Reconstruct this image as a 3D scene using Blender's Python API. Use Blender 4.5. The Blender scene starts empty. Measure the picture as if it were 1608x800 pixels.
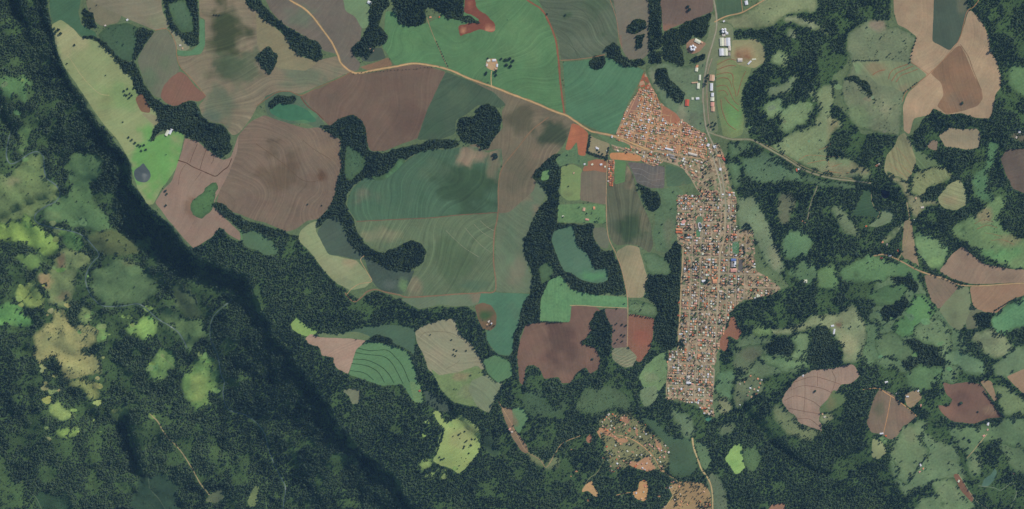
import bpy, bmesh, math, random
import numpy as np
from mathutils import Vector, Matrix
from mathutils.geometry import delaunay_2d_cdt

random.seed(7)
RNG = np.random.default_rng(7)
SC = bpy.context.scene
COL = SC.collection
S = 3.5                                    # metres per map unit
def mx(px): return (np.asarray(px, float) - 804.0) * S
def my(py): return (400.0 - np.asarray(py, float)) * S

# ------------------------------------------------------------------ camera, sky, sun, exposure
cam = bpy.data.cameras.new('camera')
camo = bpy.data.objects.new('camera', cam)
COL.objects.link(camo)
CAM_H = 40000.0
camo.location = (0, 0, CAM_H)
camo.rotation_euler = (0, 0, 0)
cam.sensor_fit = 'HORIZONTAL'
cam.sensor_width = 36
cam.lens = 36 * CAM_H / (1608 * S)
cam.clip_start = 10
cam.clip_end = 120000
SC.camera = camo

SUN_AZ, SUN_EL = math.radians(48), math.radians(43)
w = bpy.data.worlds.new('World')
SC.world = w
w.use_nodes = True
nt = w.node_tree
sky = nt.nodes.new('ShaderNodeTexSky')
sky.sky_type = 'NISHITA'
sky.sun_disc = False
sky.sun_elevation = SUN_EL
sky.sun_rotation = SUN_AZ
nt.links.new(sky.outputs[0], nt.nodes['Background'].inputs[0])
nt.nodes['Background'].inputs[1].default_value = 0.10

sl = bpy.data.lights.new('sun', 'SUN')
sl.energy = 2.9
sl.angle = math.radians(0.5)
sl.color = (1.0, 0.95, 0.87)
so = bpy.data.objects.new('sun', sl)
COL.objects.link(so)
sd = Vector((math.sin(SUN_AZ) * math.cos(SUN_EL), math.cos(SUN_AZ) * math.cos(SUN_EL), math.sin(SUN_EL)))
so.rotation_euler = sd.to_track_quat('Z', 'Y').to_euler()
so.location = sd * 4000

SC.view_settings.view_transform = 'Standard'
SC.view_settings.look = 'None'
SC.view_settings.exposure = 0.0
SC.view_settings.gamma = 1.0
SC.view_settings.use_curve_mapping = False
SC.cycles.max_bounces = 4
SC.cycles.diffuse_bounces = 2
SC.cycles.volume_bounces = 0

HAZE = 1.0                                  # strength of the air between the ground and the aeroplane height

# ------------------------------------------------------------------ small maths
def lin(c):
    c = np.asarray(c, float) / 255.0
    return np.where(c <= 0.04045, c / 12.92, ((c + 0.055) / 1.055) ** 2.4)
LIT = 0.80                                  # daylight on open ground
AIR = np.array([0.0050, 0.0105, 0.0195])    # veil of the air
def alb(c):
    """surface colour of ground that reads as c in daylight seen through the air"""
    return np.clip((lin(c) - AIR) / LIT, 0.008, 0.85)

def vnoise(x, y, seed=0):
    xi = np.floor(x).astype(np.int64); yi = np.floor(y).astype(np.int64)
    fx = x - xi; fy = y - yi
    fx = fx * fx * (3 - 2 * fx); fy = fy * fy * (3 - 2 * fy)
    def h(a, b):
        n = (a * 374761393 + b * 668265263 + seed * 1442695041) & 0xffffffff
        n = ((n ^ (n >> 13)) * 1274126177) & 0xffffffff
        n = n ^ (n >> 16)
        return (n & 0xffff) / 65535.0
    return ((h(xi, yi) * (1 - fx) + h(xi + 1, yi) * fx) * (1 - fy) + (h(xi, yi + 1) * (1 - fx) + h(xi + 1, yi + 1) * fx) * fy) * 2 - 1
def fbm(x, y, oct=4, seed=0):
    a, s, f = 1.0, 0.0, 1.0
    for k in range(oct):
        s = s + a * vnoise(x * f, y * f, seed + k * 17); a *= .5; f *= 2.03
    return s
def P(s): return [tuple(float(v) for v in q.split(',')) for q in s.split()]
def smooth(t):
    t = np.clip(t, 0, 1); return t * t * (3 - 2 * t)

# ------------------------------------------------------------------ relief
CREST = P('58,-120 70,-20 80,40 90,82 112,128 138,170 165,203 184,227 202,254 207,288 233,322 263,350 294,388 322,408 352,420 381,432 400,455 412,487 432,522 457,552 480,580 500,610 520,640 537,672 566,703 602,731 632,757 649,790 668,850 700,1000')
def polyline_dist(px, py, line):
    """signed distance (positive on the left hand of travel in the picture's upper right), and nearest y"""
    best = np.full(px.shape, 1e9); sg = np.ones(px.shape); ny = np.zeros(px.shape)
    for (ax, ay), (bx, by) in zip(line[:-1], line[1:]):
        dx, dy = bx - ax, by - ay
        t = np.clip(((px - ax) * dx + (py - ay) * dy) / (dx * dx + dy * dy), 0, 1)
        qx, qy = ax + t * dx, ay + t * dy
        d = np.hypot(px - qx, py - qy)
        s = np.where((px - ax) * dy - (py - ay) * dx >= 0, 1.0, -1.0)
        m = d < best
        best = np.where(m, d, best); sg = np.where(m, s, sg); ny = np.where(m, qy, ny)
    return best * sg, ny
SPURS = [  # smaller scarps in the valley: crest line, depth, width
    (P('200,664 210,690 216,715 219,742'), 75, 55),
    (P('10,-40 28,-5 38,22'), 60, 40),
    (P('2,150 14,180 22,205'), 30, 30),
    (P('1355,283 1385,297 1408,305'), 22, 24),
    (P('1180,640 1225,690 1290,735'), 30, 40),
    (P('715,640 745,672 780,700'), 24, 26),
]
def terrain(px, py):
    px = np.asarray(px, float); py = np.asarray(py, float)
    d, ny = polyline_dist(px + 5.5 * fbm(px / 22, py / 22, 4, 5), py + 4.5 * fbm(px / 22 + 40, py / 22, 4, 6), CREST)
    t = np.maximum(-d, 0)
    cliff = np.interp(ny, [-50, 60, 200, 270, 330, 420, 465, 540, 620, 700, 800], [34, 32, 42, 66, 112, 98, 62, 50, 56, 60, 56])
    slope = np.interp(ny, [-50, 200, 330, 450, 540, 800], [.36, .42, .46, .52, .54, .54])
    reach = np.interp(ny, [-50, 300, 420, 520, 800], [60, 60, 75, 100, 100])
    talus = slope * reach * S
    rim = np.where(d > 0, -6 * np.exp(-d / 14) * 0, 0)
    down = cliff * smooth(t / 10) + talus * (1 - np.exp(-np.maximum(t - 7, 0) / reach))
    low = smooth((t - 20) / 60)
    z = -down + rim
    z = z + 34 * low * fbm(px / 75, py / 75, 4, 11) + smooth((t - 6) / 16) * 14 * fbm(px / 20, py / 20, 3, 12)
    flat = 1 - np.exp(-np.abs(d) / 60)
    z = z + (1 - low) * flat * 9 * fbm(px / 170 + 9, py / 170, 3, 21)
    east = smooth((px - 1110) / 80) * flat
    z = z + east * 13 * fbm(px / 62, py / 62, 3, 31)
    south = smooth((py - 640) / 50) * smooth((px - 620) / 60)
    z = z + south * 7 * fbm(px / 50, py / 50, 3, 41)
    for line, dep, wid in SPURS:
        ds, nys = polyline_dist(px + 3 * fbm(px / 20, py / 20, 2, 7), py, line)
        e = np.hypot(px - np.clip(px, min(q[0] for q in line) - 60, max(q[0] for q in line) + 20), py - np.clip(py, line[0][1], line[-1][1]))
        ts = np.maximum(-ds, 0)
        z = z - np.where(ds < 0, dep * smooth(ts / 12) * np.exp(-np.maximum(ts - 9, 0) / wid), 0) * np.exp(-(e / 16) ** 2)
    return z

# ------------------------------------------------------------------ the map: (kind, label words, colour, outline, options)
MAP = []
def reg(kind, label, col, pts, **k):
    MAP.append(dict(kind=kind, label=label, col=col, pts=P(pts), **k))
# --- woods first: everything below is laid over them
FO = (44, 66, 54)
def wood(label, pts, dens=1.0, size=1.0, tone=0.0, glade=-9.0, **k):
    reg('wood', label, FO, pts, dens=dens, size=size, tone=tone, glade=glade, **k)
CALM = dict(clearing=.10, pasture=.16, meadow=.10, field=.08, marsh=.1)
def calm(c, k):
    g = .3 * c[0] + .55 * c[1] + .15 * c[2]
    return tuple(v + (g - v) * k for v in c)
def land(kind, label, col, pts, **k):
    if kind in CALM: col = calm(col, CALM[kind])
    if 'spots' in k: k['spots'] = [(*q[:4], calm(q[4], CALM.get(kind, 0)), q[5]) for q in k['spots']]
    reg(kind, label, col, pts, **k)

wood('dense dark forest over the valley floor and the foot of the long escarpment',
     '-90,-90 66,-90 74,0 80,40 90,82 112,128 138,170 165,203 184,227 202,254 207,288 233,322 262,350 293,389 300,396 322,408 352,421 381,433 400,456 412,488 432,523 457,553 480,581 500,611 520,641 537,673 566,704 602,732 632,758 649,792 660,890 -90,890', tone=.14, glade=-.42)
wood('broad forest over the plateau rim and the hills between escarpment and town',
     '293,389 335,372 345,357 360,372 378,380 400,350 430,358 450,365 468,378 483,392 500,412 515,432 530,447 550,460 565,472 585,457 600,460 630,470 645,480 665,487 690,480 712,484 735,480 746,490 757,505 764,522 772,548 790,556 812,548 830,508 846,505 900,505 960,480 1000,500 1015,520 1050,548 1046,625 1062,632 1100,640 1130,660 1240,640 1300,700 1400,690 1420,780 1410,890 660,890 649,792 632,758 602,732 566,704 537,673 520,641 500,611 480,581 457,553 432,523 412,488 400,456 381,433 352,421 322,408 300,396', tone=0.05, glade=-.55)
wood('wide hill forest east of the town with many grassy clearings',
     '1145,222 1180,222 1172,190 1163,160 1175,120 1200,100 1200,70 1185,60 1155,62 1155,46 1200,46 1213,18 1235,25 1290,-60 1400,-60 1400,30 1335,75 1330,100 1308,122 1305,160 1345,190 1352,212 1400,205 1420,225 1470,165 1515,-60 1700,-60 1700,890 1400,890 1395,760 1300,720 1130,665 1130,560 1150,480 1240,450 1200,400 1160,310 1140,250', tone=-.02, glade=-.30)

MEAD = dict(trees=.0012)
# --- top left
land('meadow', 'pale meadow along the plateau rim above the escarpment', (140,150,104), '80,40 95,31 115,45 128,60 150,64 165,76 180,91 190,107 205,120 210,132 213,145 225,155 236,165 246,180 252,196 240,201 236,226 246,213 258,210 275,205 290,212 285,235 276,265 263,285 251,300 241,321 232,322 216,297 208,270 201,248 185,220 165,198 148,175 137,158 120,132 105,112 92,88',
     spots=[(245,255,50,56,(104,152,84),1),(195,155,50,22,(118,150,92),.6),(110,60,26,28,(162,158,116),.8),(160,170,28,24,(128,132,92),.6)], trees=.003, rough=.5)
land('meadow', 'dark green meadow beside the head of the escarpment', (72,106,80), '76,-30 132,-30 123,20 128,40 150,50 153,61 130,59 113,43 95,30 80,39', spots=[(80,33,14,9,(88,96,70),.6)])
land('field', 'tan farmland with scattered farm plots near the rim woods', (122,118,96), '132,-10 160,10 192,22 186,36 160,42 150,36 140,20', trees=.008)
land('field', 'long fallow field north of the rough dark pasture', (128,122,102), '142,-30 250,-30 255,20 266,38 262,46 243,48 225,40 205,32 180,20 145,3', furrow=(20,6,.05,1.2), spots=[(245,32,20,12,(124,128,100),.7)])
land('pasture', 'rough dark green pasture with bushes beside a hedge', (70,98,74), '153,55 170,40 200,36 225,47 242,50 235,60 215,82 206,96 195,102 180,92 168,75', shrubs=.06, trees=.01)
wood('narrow hedge wood edging the rough dark pasture', '220,42 243,50 226,70 214,95 206,97 213,70 213,55')
wood('small round grove by the dark green meadow', '130,14 145,20 148,30 153,43 140,47 128,35')
wood('long winding hedge wood between the rim meadow and the ploughed fields', '128,55 150,58 170,70 183,88 200,98 213,99 221,115 225,130 240,150 255,162 275,168 285,160 300,157 310,165 320,185 335,195 351,195 360,210 364,235 350,249 335,241 318,226 300,219 290,211 275,205 262,203 250,204 241,224 235,220 249,190 244,175 231,163 221,152 211,140 207,121 189,107 179,90 164,75 147,62 130,60')
land('ploughed_field', 'small red brown plot on the rim meadow', (122,94,76), '212,155 222,146 236,169 236,178 221,176')
land('field', 'beige plot on the rim meadow', (142,138,106), '221,178 236,179 246,183 251,193 244,199 232,188')
land('field', 'grey green sloping field beside the narrow hedge', (110,112,94), '243,50 262,46 270,60 280,72 275,85 280,105 283,112 270,120 257,135 252,155 240,150 226,128 216,95 226,74', furrow=(65,5,.05,1.5), spots=[(235,125,16,22,(96,114,88),.7),(262,98,14,14,(96,112,84),.5)])
land('ploughed_field', 'small russet ploughed field between two woods', (124,94,82), '283,112 295,120 305,135 325,152 312,160 298,157 285,163 275,168 260,162 251,152 257,135 268,122', furrow=(65,3,.06,.4))
land('field', 'large contour farmed field with a dark green hollow', (130,118,98), '312,-30 375,-30 390,12 402,15 420,35 440,50 455,65 460,80 475,92 495,97 506,93 530,88 537,100 552,113 530,122 505,133 470,148 455,144 440,143 420,150 405,165 395,185 375,210 365,214 360,207 350,194 335,193 318,183 312,165 325,152 305,130 283,106 278,88 290,89 315,86 322,74 322,30 313,28',
     furrow=(10,7,.10,2.6), spots=[(358,66,32,66,(62,74,54),.95),(378,110,40,34,(84,98,76),.8),(345,160,30,30,(94,110,88),.7),(330,190,26,18,(96,112,96),.8),(320,95,18,40,(124,118,94),.4),(480,120,50,16,(98,114,92),.7)])
wood('wood with a grassy middle at the edge of the large contour field', '252,-30 292,-30 310,5 312,25 313,70 302,75 290,65 275,50 265,40 260,20')
land('clearing', 'grassy clearing inside the wood by the contour field', (78,104,80), '268,6 288,3 298,20 301,45 290,50 275,33', shrubs=.05)
land('field', 'narrow green strip round the farmyard wood', (90,128,94), '313,30 321,30 322,70 316,85 290,88 278,87 278,80 300,80 313,70')
land('pasture', 'rough farmyard pasture south of the wood', (132,132,104), '264,44 276,52 290,65 300,76 292,80 278,79 272,62', trees=.05)
land('field', 'tan field below the long tree belt', (134,126,98), '402,18 418,36 435,46 452,61 456,73 465,86 485,93 500,98 480,112 440,108 420,100 404,70')
# --- top middle
land('field', 'mauve fallow farmland on both sides of the dirt road bend', (112,104,94), '405,-30 536,-30 541,15 560,26 568,42 566,64 552,75 555,88 567,100 562,112 552,113 537,99 530,85 507,80 500,70 470,52 445,38 425,18', furrow=(50,6,.06,1.5), spots=[(470,30,26,16,(100,110,92),.8),(545,60,18,22,(118,108,96),.5)])
wood('long narrow tree belt across the tan field', '400,-10 410,5 425,20 445,38 470,53 490,62 503,72 508,88 500,97 485,92 465,85 456,72 452,60 435,45 418,35 402,18')
wood('diamond shaped grove alone in the tan field', '402,88 423,73 437,85 431,104 422,118 410,106', dens=1.2)
wood('small wood on the north edge of the contour field', '372,-30 402,-30 405,20 390,12')
land('field', 'small green garden plots beside a white roofed barn', (112,136,100), '533,-30 576,-30 584,10 580,42 568,46 558,26 543,18', trees=.006)
land('field', 'dark grey green plot beside the small farm', (76,88,78), '566,76 600,75 606,92 580,98 568,96')
land('field', 'brown plot at the bend of the dirt road', (134,106,84), '564,106 590,98 610,90 617,103 580,111')
land('field', 'bright green crop field with pale swirling contour lines', (88,125,86), '605,18 625,20 628,40 670,37 685,30 720,0 740,-30 830,-30 850,10 865,35 875,65 880,110 886,180 850,165 800,147 740,125 700,110 660,100 620,103 606,82 600,75 603,50',
     furrow=(35,5.5,.08,3.2), spots=[(820,75,40,50,(100,134,92),.6),(650,60,36,30,(92,132,88),.6),(825,120,30,30,(84,120,82),.6)], trees=.0005)
wood('dark wood along the top of the bright green crop field', '615,-30 728,-30 728,25 720,33 700,27 680,15 668,12 668,37 645,42 627,38 618,18')
wood('straggling wood round the small farm by the bend', '583,-30 602,-30 613,5 601,20 593,40 605,50 612,60 605,70 592,72 580,92 572,88 556,88 552,75 565,65 578,45 580,20')
land('eroded_gully', 'bare red gully beside the dark wood', (122,76,66), '733,-10 742,-10 750,15 765,25 777,37 778,50 770,52 755,46 735,52 722,57 720,40 735,37 755,33 745,25 727,20', spots=[(770,46,9,5,(196,140,112),.8),(728,48,9,7,(200,150,116),.8),(737,8,6,8,(170,110,92),.7)], rough=1.2)
wood('small wood inside the bend of the red gully', '725,24 740,27 757,36 735,37 722,33')
land('ploughed_field', 'large mauve ploughed field south of the dirt road', (112,94,83), '470,152 505,137 553,114 575,116 605,110 645,101 665,102 700,113 672,170 655,218 635,225 605,237 583,238 576,225 560,210 540,208 520,200 505,187 490,172 475,163',
     furrow=(70,6,.06,1.6), spots=[(510,160,30,16,(104,90,80),.6),(640,185,40,30,(100,82,74),.6)])
land('field', 'dark green field wedge east of the mauve field', (74,94,76), '700,113 740,128 775,145 795,165 785,170 750,165 735,178 715,190 715,210 690,220 655,220 672,170', furrow=(30,5,.1,2.2), spots=[(720,150,18,20,(88,106,82),.5),(680,200,22,18,(66,90,70),.6)])
land('field', 'olive brown rolling fields south of the main dirt road', (116,106,88), '740,128 800,148 850,168 885,180 903,192 892,215 880,235 862,255 845,272 838,300 800,335 782,335 785,280 790,250 785,233 765,237 745,233 735,228 770,225 790,200 788,175 795,165 775,145',
     furrow=(60,6,.1,2.6), spots=[(868,206,30,26,(58,74,60),.9),(815,190,26,22,(84,84,68),.8),(812,265,26,40,(94,92,76),.6),(862,245,20,12,(126,108,92),.6),(775,160,24,12,(96,104,86),.6)])
wood('dark lobed wood in the middle of the olive brown fields', '722,185 745,183 752,168 765,163 780,170 788,185 786,205 778,215 768,232 758,236 750,225 735,225 725,220 718,205')
land('field', 'dark grey green field ringed by the brown track', (84,104,84), '415,152 440,142 470,148 486,166 503,185 514,203 500,204 485,195 470,194 455,195 435,189 420,182 416,168', spots=[(470,182,36,12,(84,126,88),.9)])
land('pond', 'green pond meadow in the ringed hollow', (68,112,82), '424,166 440,163 466,165 484,174 498,190 490,193 478,188 458,190 440,186 424,178')
wood('row of trees on the upper bank of the ringed hollow', '420,166 432,151 465,149 467,161 440,164 425,172')
land('field', 'grey green crop field with faint contour terraces', (90,102,84), '832,-30 960,-30 970,40 970,70 975,85 950,87 920,92 881,95 876,60 862,33', furrow=(155,9,.13,2.2), spots=[(890,24,6,5,(62,84,62),.8),(946,54,4,4,(68,92,68),.7),(930,10,24,18,(72,92,70),.6),(925,70,30,14,(102,112,94),.7)])
land('field', 'light fallow field with groves of trees', (116,110,97), '958,-30 1018,-30 1021,40 1019,82 1010,93 986,94 976,76 970,40', spots=[(972,70,4,20,(150,100,80),.6)])
land('field', 'deep green crop field west of the triangular settlement', (82,120,91), '884,98 920,95 950,90 1000,105 1012,111 985,165 966,212 940,206 890,182', furrow=(35,7,.07,1.6), spots=[(905,130,20,30,(76,112,84),.5)])
land('ploughed_field', 'mauve ploughed field beside the highway', (114,98,90), '1030,-30 1119,-30 1120,18 1090,30 1060,42 1042,50 1038,20', furrow=(65,5,.04,1), spots=[(1062,44,26,5,(138,104,88),.7)], trees=.001)
wood('tree belt between the fallow field and the mauve field', '1015,-30 1032,-30 1040,25 1040,76 1020,80 1016,60 1021,25')
wood('grove at the middle of the light fallow field', '983,46 995,31 1012,30 1016,45 1000,52 985,55')
wood('thin grove of trees in the light fallow field', '999,56 1012,52 1008,75 1000,80 997,70')
wood('round grove between two green crop fields', '924,97 934,88 950,89 953,99 945,110 930,108')
wood('hook shaped grove at the head of the deep green field', '948,76 965,67 975,75 977,88 990,95 1010,90 1013,99 1000,105 980,105 962,95 952,86')
land('pasture', 'mixed pasture between the settlement and the highway', (104,124,94), '1013,104 1040,96 1075,105 1118,92 1108,130 1107,165 1111,212 1085,204 1060,187 1036,160 1016,118', trees=.003, shrubs=.01, spots=[(1025,128,10,16,(132,136,108),.7),(1088,182,16,18,(92,100,84),.7),(1070,180,10,16,(138,134,108),.7)])
land('verge', 'worn ground along the highway by the warehouses', (116,124,98), '1117,20 1127,34 1150,32 1152,64 1148,92 1124,108 1120,130 1128,206 1112,212 1106,170 1104,125 1110,95 1096,106 1092,90 1112,58')
wood('eucalyptus plantation block beside the highway', '1066,40 1117,20 1112,45 1105,62 1095,60 1088,56 1075,72 1070,76', dens=1.5, size=.8, tone=-.1)
wood('square plantation block west of the silo yard', '1042,52 1062,42 1067,62 1072,85 1075,100 1070,105 1055,100 1042,95 1040,70', dens=1.4, size=.85, tone=-.15)
wood('small plantation below the tree belt', '1019,82 1040,79 1038,98 1020,100')
wood('straggling dark trees east of the triangular settlement', '1030,108 1046,108 1052,125 1064,135 1078,150 1070,161 1056,158 1045,140 1033,131 1026,133')
wood('small grove by the highway south of the silo yard', '1083,90 1110,85 1105,96 1086,99')
land('yard', 'bare yard around the cluster of silos', (150,120,102), '1078,66 1090,60 1104,66 1110,68 1098,82 1086,86 1078,80')
land('field', 'dark crop field beside the highway', (78,102,80), '1123,-30 1164,-30 1166,18 1140,25 1126,33', furrow=(85,4,.07,.8))
# --- north east
land('field', 'green field with red contour terraces below the warehouses', (116,130,88), '1125,112 1126,95 1150,92 1181,105 1172,130 1164,150 1168,170 1168,200 1166,212 1150,218 1135,213 1127,170 1124,130', spots=[(1150,185,13,22,(104,142,88),.9),(1140,106,16,10,(142,134,100),.7)])
land('field', 'light tan grassland with a brown farm clearing', (140,136,102), '1150,64 1188,62 1201,76 1201,98 1182,108 1160,103 1148,92', spots=[(1168,86,16,12,(124,86,68),.9),(1172,76,10,8,(150,128,100),.6)], rough=1)
land('pasture', 'smooth olive pasture north of the wide forest', (126,136,98), '1127,34 1140,27 1166,21 1190,8 1205,-30 1290,-30 1286,14 1275,20 1236,22 1226,30 1214,43 1196,45 1157,46 1150,40', spots=[(1165,36,24,10,(120,122,92),.7)], trees=.0006)
land('clearing', 'pale grassy strip cutting into the wide forest', (132,140,108), '1234,25 1250,28 1268,34 1302,52 1288,49 1262,40 1248,36 1232,33')
land('clearing', 'bright squarish clearing inside the wide forest', (130,148,106), '1211,89 1225,80 1235,85 1237,98 1226,104 1213,98', rough=1.4)
land('clearing', 'tiny pale clearing inside the wide forest', (126,136,108), '1237,47 1245,44 1251,58 1238,58', rough=1.4)
land('pasture', 'rambling pasture with a brown strip north of the curved road', (122,138,98), '1265,142 1280,140 1300,128 1315,125 1312,155 1305,172 1311,188 1318,185 1326,200 1308,210 1300,245 1330,248 1368,266 1370,281 1340,285 1290,272 1240,248 1206,231 1240,208 1274,200 1285,180 1281,160', spots=[(1307,205,10,26,(142,126,94),.6),(1320,268,44,12,(142,136,102),.8)], trees=.006, shrubs=.01)
land('clearing', 'light green clearing with loose bushes', (122,144,102), '1224,181 1250,160 1271,160 1276,170 1266,190 1240,206 1228,206', trees=.01, rough=1)
land('clearing', 'small light clearing beside the contour field wood', (120,144,102), '1203,160 1230,155 1228,172 1215,185 1204,183', trees=.006, rough=1)
land('clearing', 'narrow grassy gap in the wide forest', (112,128,98), '1204,140 1222,138 1236,130 1252,118 1254,124 1236,140 1222,152 1208,153', rough=1.6)
land('pasture', 'broken olive pasture with bushes west of the tan field', (112,124,94), '1330,50 1350,38 1372,26 1394,31 1392,45 1411,42 1440,58 1430,95 1452,112 1420,147 1417,172 1415,212 1385,212 1350,204 1332,185 1322,150 1326,120 1338,100 1330,78', trees=.014, shrubs=.04, spots=[(1376,38,17,11,(138,122,104),.9),(1375,160,30,24,(132,134,104),.5),(1350,185,20,20,(110,134,90),.6)], rough=1)
land('field', 'field with three red terraces beside the tan field', (122,132,100), '1338,97 1380,96 1426,98 1459,116 1440,130 1421,146 1402,138 1380,134 1365,120 1345,117', spots=[(1378,108,18,12,(132,118,92),.8),(1416,142,14,12,(130,118,94),.8),(1345,108,10,9,(118,142,104),.8)], furrow=(125,4,.08,1.6))
wood('hedge wood south of the terraced olive field', '1325,122 1345,120 1365,133 1368,148 1376,160 1368,158 1358,142 1340,128 1330,126', dens=.9)
land('field', 'large light tan harvested field with a curved edge', (164,139,113), '1402,-30 1470,-30 1466,64 1491,79 1508,60 1521,15 1530,20 1545,40 1553,60 1555,80 1565,95 1572,120 1571,139 1563,148 1560,170 1554,187 1530,185 1510,178 1485,180 1466,170 1458,181 1435,186 1431,200 1428,212 1419,206 1418,166 1426,146 1456,118 1430,97 1428,90 1440,58 1420,43 1410,40 1404,20', furrow=(62,9,.03,2), spots=[(1420,15,14,14,(148,124,102),.6),(1545,70,10,40,(172,144,116),.5)])
land('field', 'dark green four sided crop field cut into the tan field', (78,92,80), '1468,-30 1512,-30 1522,15 1511,45 1505,65 1491,80 1464,65', furrow=(95,4,.05,.5), spots=[(1512,8,8,18,(110,108,88),.6)])
land('ploughed_field', 'brown ploughed kite inside the large tan field', (134,107,87), '1461,116 1500,75 1508,71 1518,90 1530,120 1541,140 1544,155 1536,166 1515,174 1487,180 1471,167 1482,150 1478,130', furrow=(105,4,.06,.8), spots=[(1510,160,22,14,(126,108,92),.7)])
land('clearing', 'green clearing at the far eastern woods', (92,122,84), '1583,100 1610,105 1660,120 1640,150 1608,148 1590,138', rough=1)
land('field', 'isolated tan field framed by the eastern woods', (152,137,112), '1474,213 1486,205 1492,200 1503,203 1520,203 1535,202 1540,212 1538,231 1520,236 1500,232 1484,231 1480,222', furrow=(95,4,.04,.6))
land('field', 'small tan plot beside the isolated tan field', (142,122,104), '1455,229 1464,220 1473,221 1471,238 1458,233')
land('ploughed_field', 'dark mauve field at the eastern edge', (106,94,86), '1581,234 1700,234 1700,320 1608,303 1590,296 1578,270 1571,250', furrow=(20,5,.05,1))
land('pasture', 'yard ground of the farm at the eastern edge', (104,100,84), '1585,212 1608,204 1640,206 1640,224 1600,224', trees=.01)
land('field', 'striped olive hillside with red ruts', (132,130,98), '1420,208 1429,222 1440,250 1434,270 1425,285 1398,281 1388,268 1392,245 1405,230 1411,214', furrow=(130,5,.12,1.6), trees=.002)
land('field', 'green hillside beside the striped olive slope', (100,120,86), '1429,222 1445,238 1470,252 1480,262 1474,270 1450,268 1440,262 1438,248', furrow=(130,3,.1,.6))
land('pasture', 'patchy olive hill pasture north of the small farm', (118,126,88), '1440,268 1470,262 1492,264 1494,280 1486,286 1462,296 1448,312 1432,305 1428,286', trees=.008, shrubs=.03, furrow=(125,5,.1,1.4))
land('field', 'triangular striped field among the eastern woods', (140,143,106), '1473,310 1490,290 1508,281 1516,298 1518,322 1500,331 1482,327 1474,318', furrow=(165,5,.1,1.2), spots=[(1488,316,14,8,(150,130,104),.6)])
wood('grove between the farm and the triangular striped field', '1453,298 1470,290 1488,286 1478,300 1468,311 1453,310')
land('pasture', 'pale pasture along the road crossing by the small farm', (132,130,98), '1392,268 1428,285 1432,305 1448,312 1470,312 1478,322 1456,326 1450,330 1440,345 1432,344 1424,318 1414,292 1394,282', trees=.006)
land('pasture', 'wide dull pasture linking the groves east of the lower town', (96,118,86), '1150,548 1164,530 1184,522 1206,530 1240,558 1275,575 1238,586 1206,592 1190,600 1170,612 1155,596', trees=.02, shrubs=.06, rough=2.5)
land('pasture', 'wide broken pasture between the lanes and the south eastern woods', (94,120,86), '1376,440 1410,424 1440,436 1462,470 1500,508 1530,560 1500,602 1450,600 1400,582 1372,570 1362,500', trees=.03, shrubs=.08, rough=3)
land('pasture', 'large pale pasture spreading below the tan contour fields', (104,128,92), '1396,690 1430,660 1470,690 1500,700 1520,750 1500,765 1450,764 1420,780 1400,750', trees=.03, shrubs=.06, rough=2.5)
wood('dark wood on the southern half of the broken pasture', '1416,535 1440,530 1480,535 1488,560 1480,592 1440,594 1418,572')
wood('dark tongue of wood below the curving lane', '1392,425 1412,420 1430,434 1444,448 1440,458 1410,450')
wood('small dark wood in the middle of the broken pasture', '1382,490 1396,470 1420,462 1430,475 1415,495 1390,505')
land('yard', 'earth court of the farm compound in the green field', (184,150,118), '764,93 780,92 783,104 780,112 774,112 770,110 763,106')
# --- inside the eastern woods
land('orchard', 'dark green orchard with rows among the eastern woods', (64,88,70), '1337,337 1347,322 1360,295 1369,296 1372,325 1384,333 1380,342 1355,339', furrow=(15,2.6,.16,.3))
land('field', 'pale crescent of grass under the orchard', (120,138,104), '1362,356 1384,340 1384,328 1395,330 1405,337 1398,350 1378,357', rough=.6)
land('pond', 'dark pond under the trees beside the orchard', (22,36,56), '1382,298 1397,300 1398,308 1390,314 1384,308')
land('pasture', 'curved green pasture east of the town head', (92,120,86), '1142,225 1155,222 1200,226 1204,233 1165,238 1150,248 1162,258 1166,285 1157,300 1150,292 1143,255', trees=.006)
land('pasture', 'long pale green pasture down the east side of the town', (112,130,98), '1155,310 1185,304 1196,328 1207,348 1213,356 1216,380 1224,400 1236,420 1222,432 1204,422 1196,398 1180,372 1158,362', trees=.003, spots=[(1216,400,10,22,(136,138,106),.7)])
land('pasture', 'green slope with many scattered trees below the curving road', (88,116,86), '1162,244 1180,250 1196,236 1206,236 1236,256 1266,274 1290,284 1262,288 1236,284 1210,290 1186,288 1168,286', trees=.03, shrubs=.08, rough=2.5)
land('pasture', 'dull green strip between road and orchard forest', (84,108,84), '1250,270 1300,284 1345,291 1344,297 1310,294 1270,288', trees=.04, shrubs=.08, rough=2)
land('clearing', 'broken green glades in the southern part of the eastern forest', (92,120,86), '1240,430 1256,410 1276,412 1284,430 1276,446 1258,440', trees=.02, shrubs=.08, rough=3)
land('clearing', 'long green slope along the eastern forest valley', (86,122,86), '1556,222 1568,228 1560,262 1550,290 1556,310 1544,318 1530,300 1534,280 1546,262', trees=.012, shrubs=.1, rough=3)
land('clearing', 'broken grassy hillside below the ridge clearing', (92,118,86), '1352,520 1372,500 1384,512 1376,540 1384,562 1362,572 1350,548', trees=.02, shrubs=.12, rough=3)
land('clearing', 'broken glades along the southern edge of the ridge forest', (90,120,84), '1420,590 1450,575 1480,580 1476,600 1450,612 1432,606', trees=.02, shrubs=.1, rough=3)
land('clearing', 'grassy tongue among the south eastern woods', (92,114,84), '1570,690 1608,700 1640,720 1608,745 1584,730', trees=.02, shrubs=.12, rough=3)
land('clearing', 'rough clearing with bushes inside the eastern forest', (98,104,84), '1225,303 1240,300 1247,320 1240,340 1230,352 1222,340', shrubs=.1, rough=2)
land('clearing', 'grassy gap between the orchard and the forest', (108,124,94), '1305,324 1320,324 1332,342 1346,360 1352,372 1332,366 1318,350', shrubs=.04, rough=2)
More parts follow.
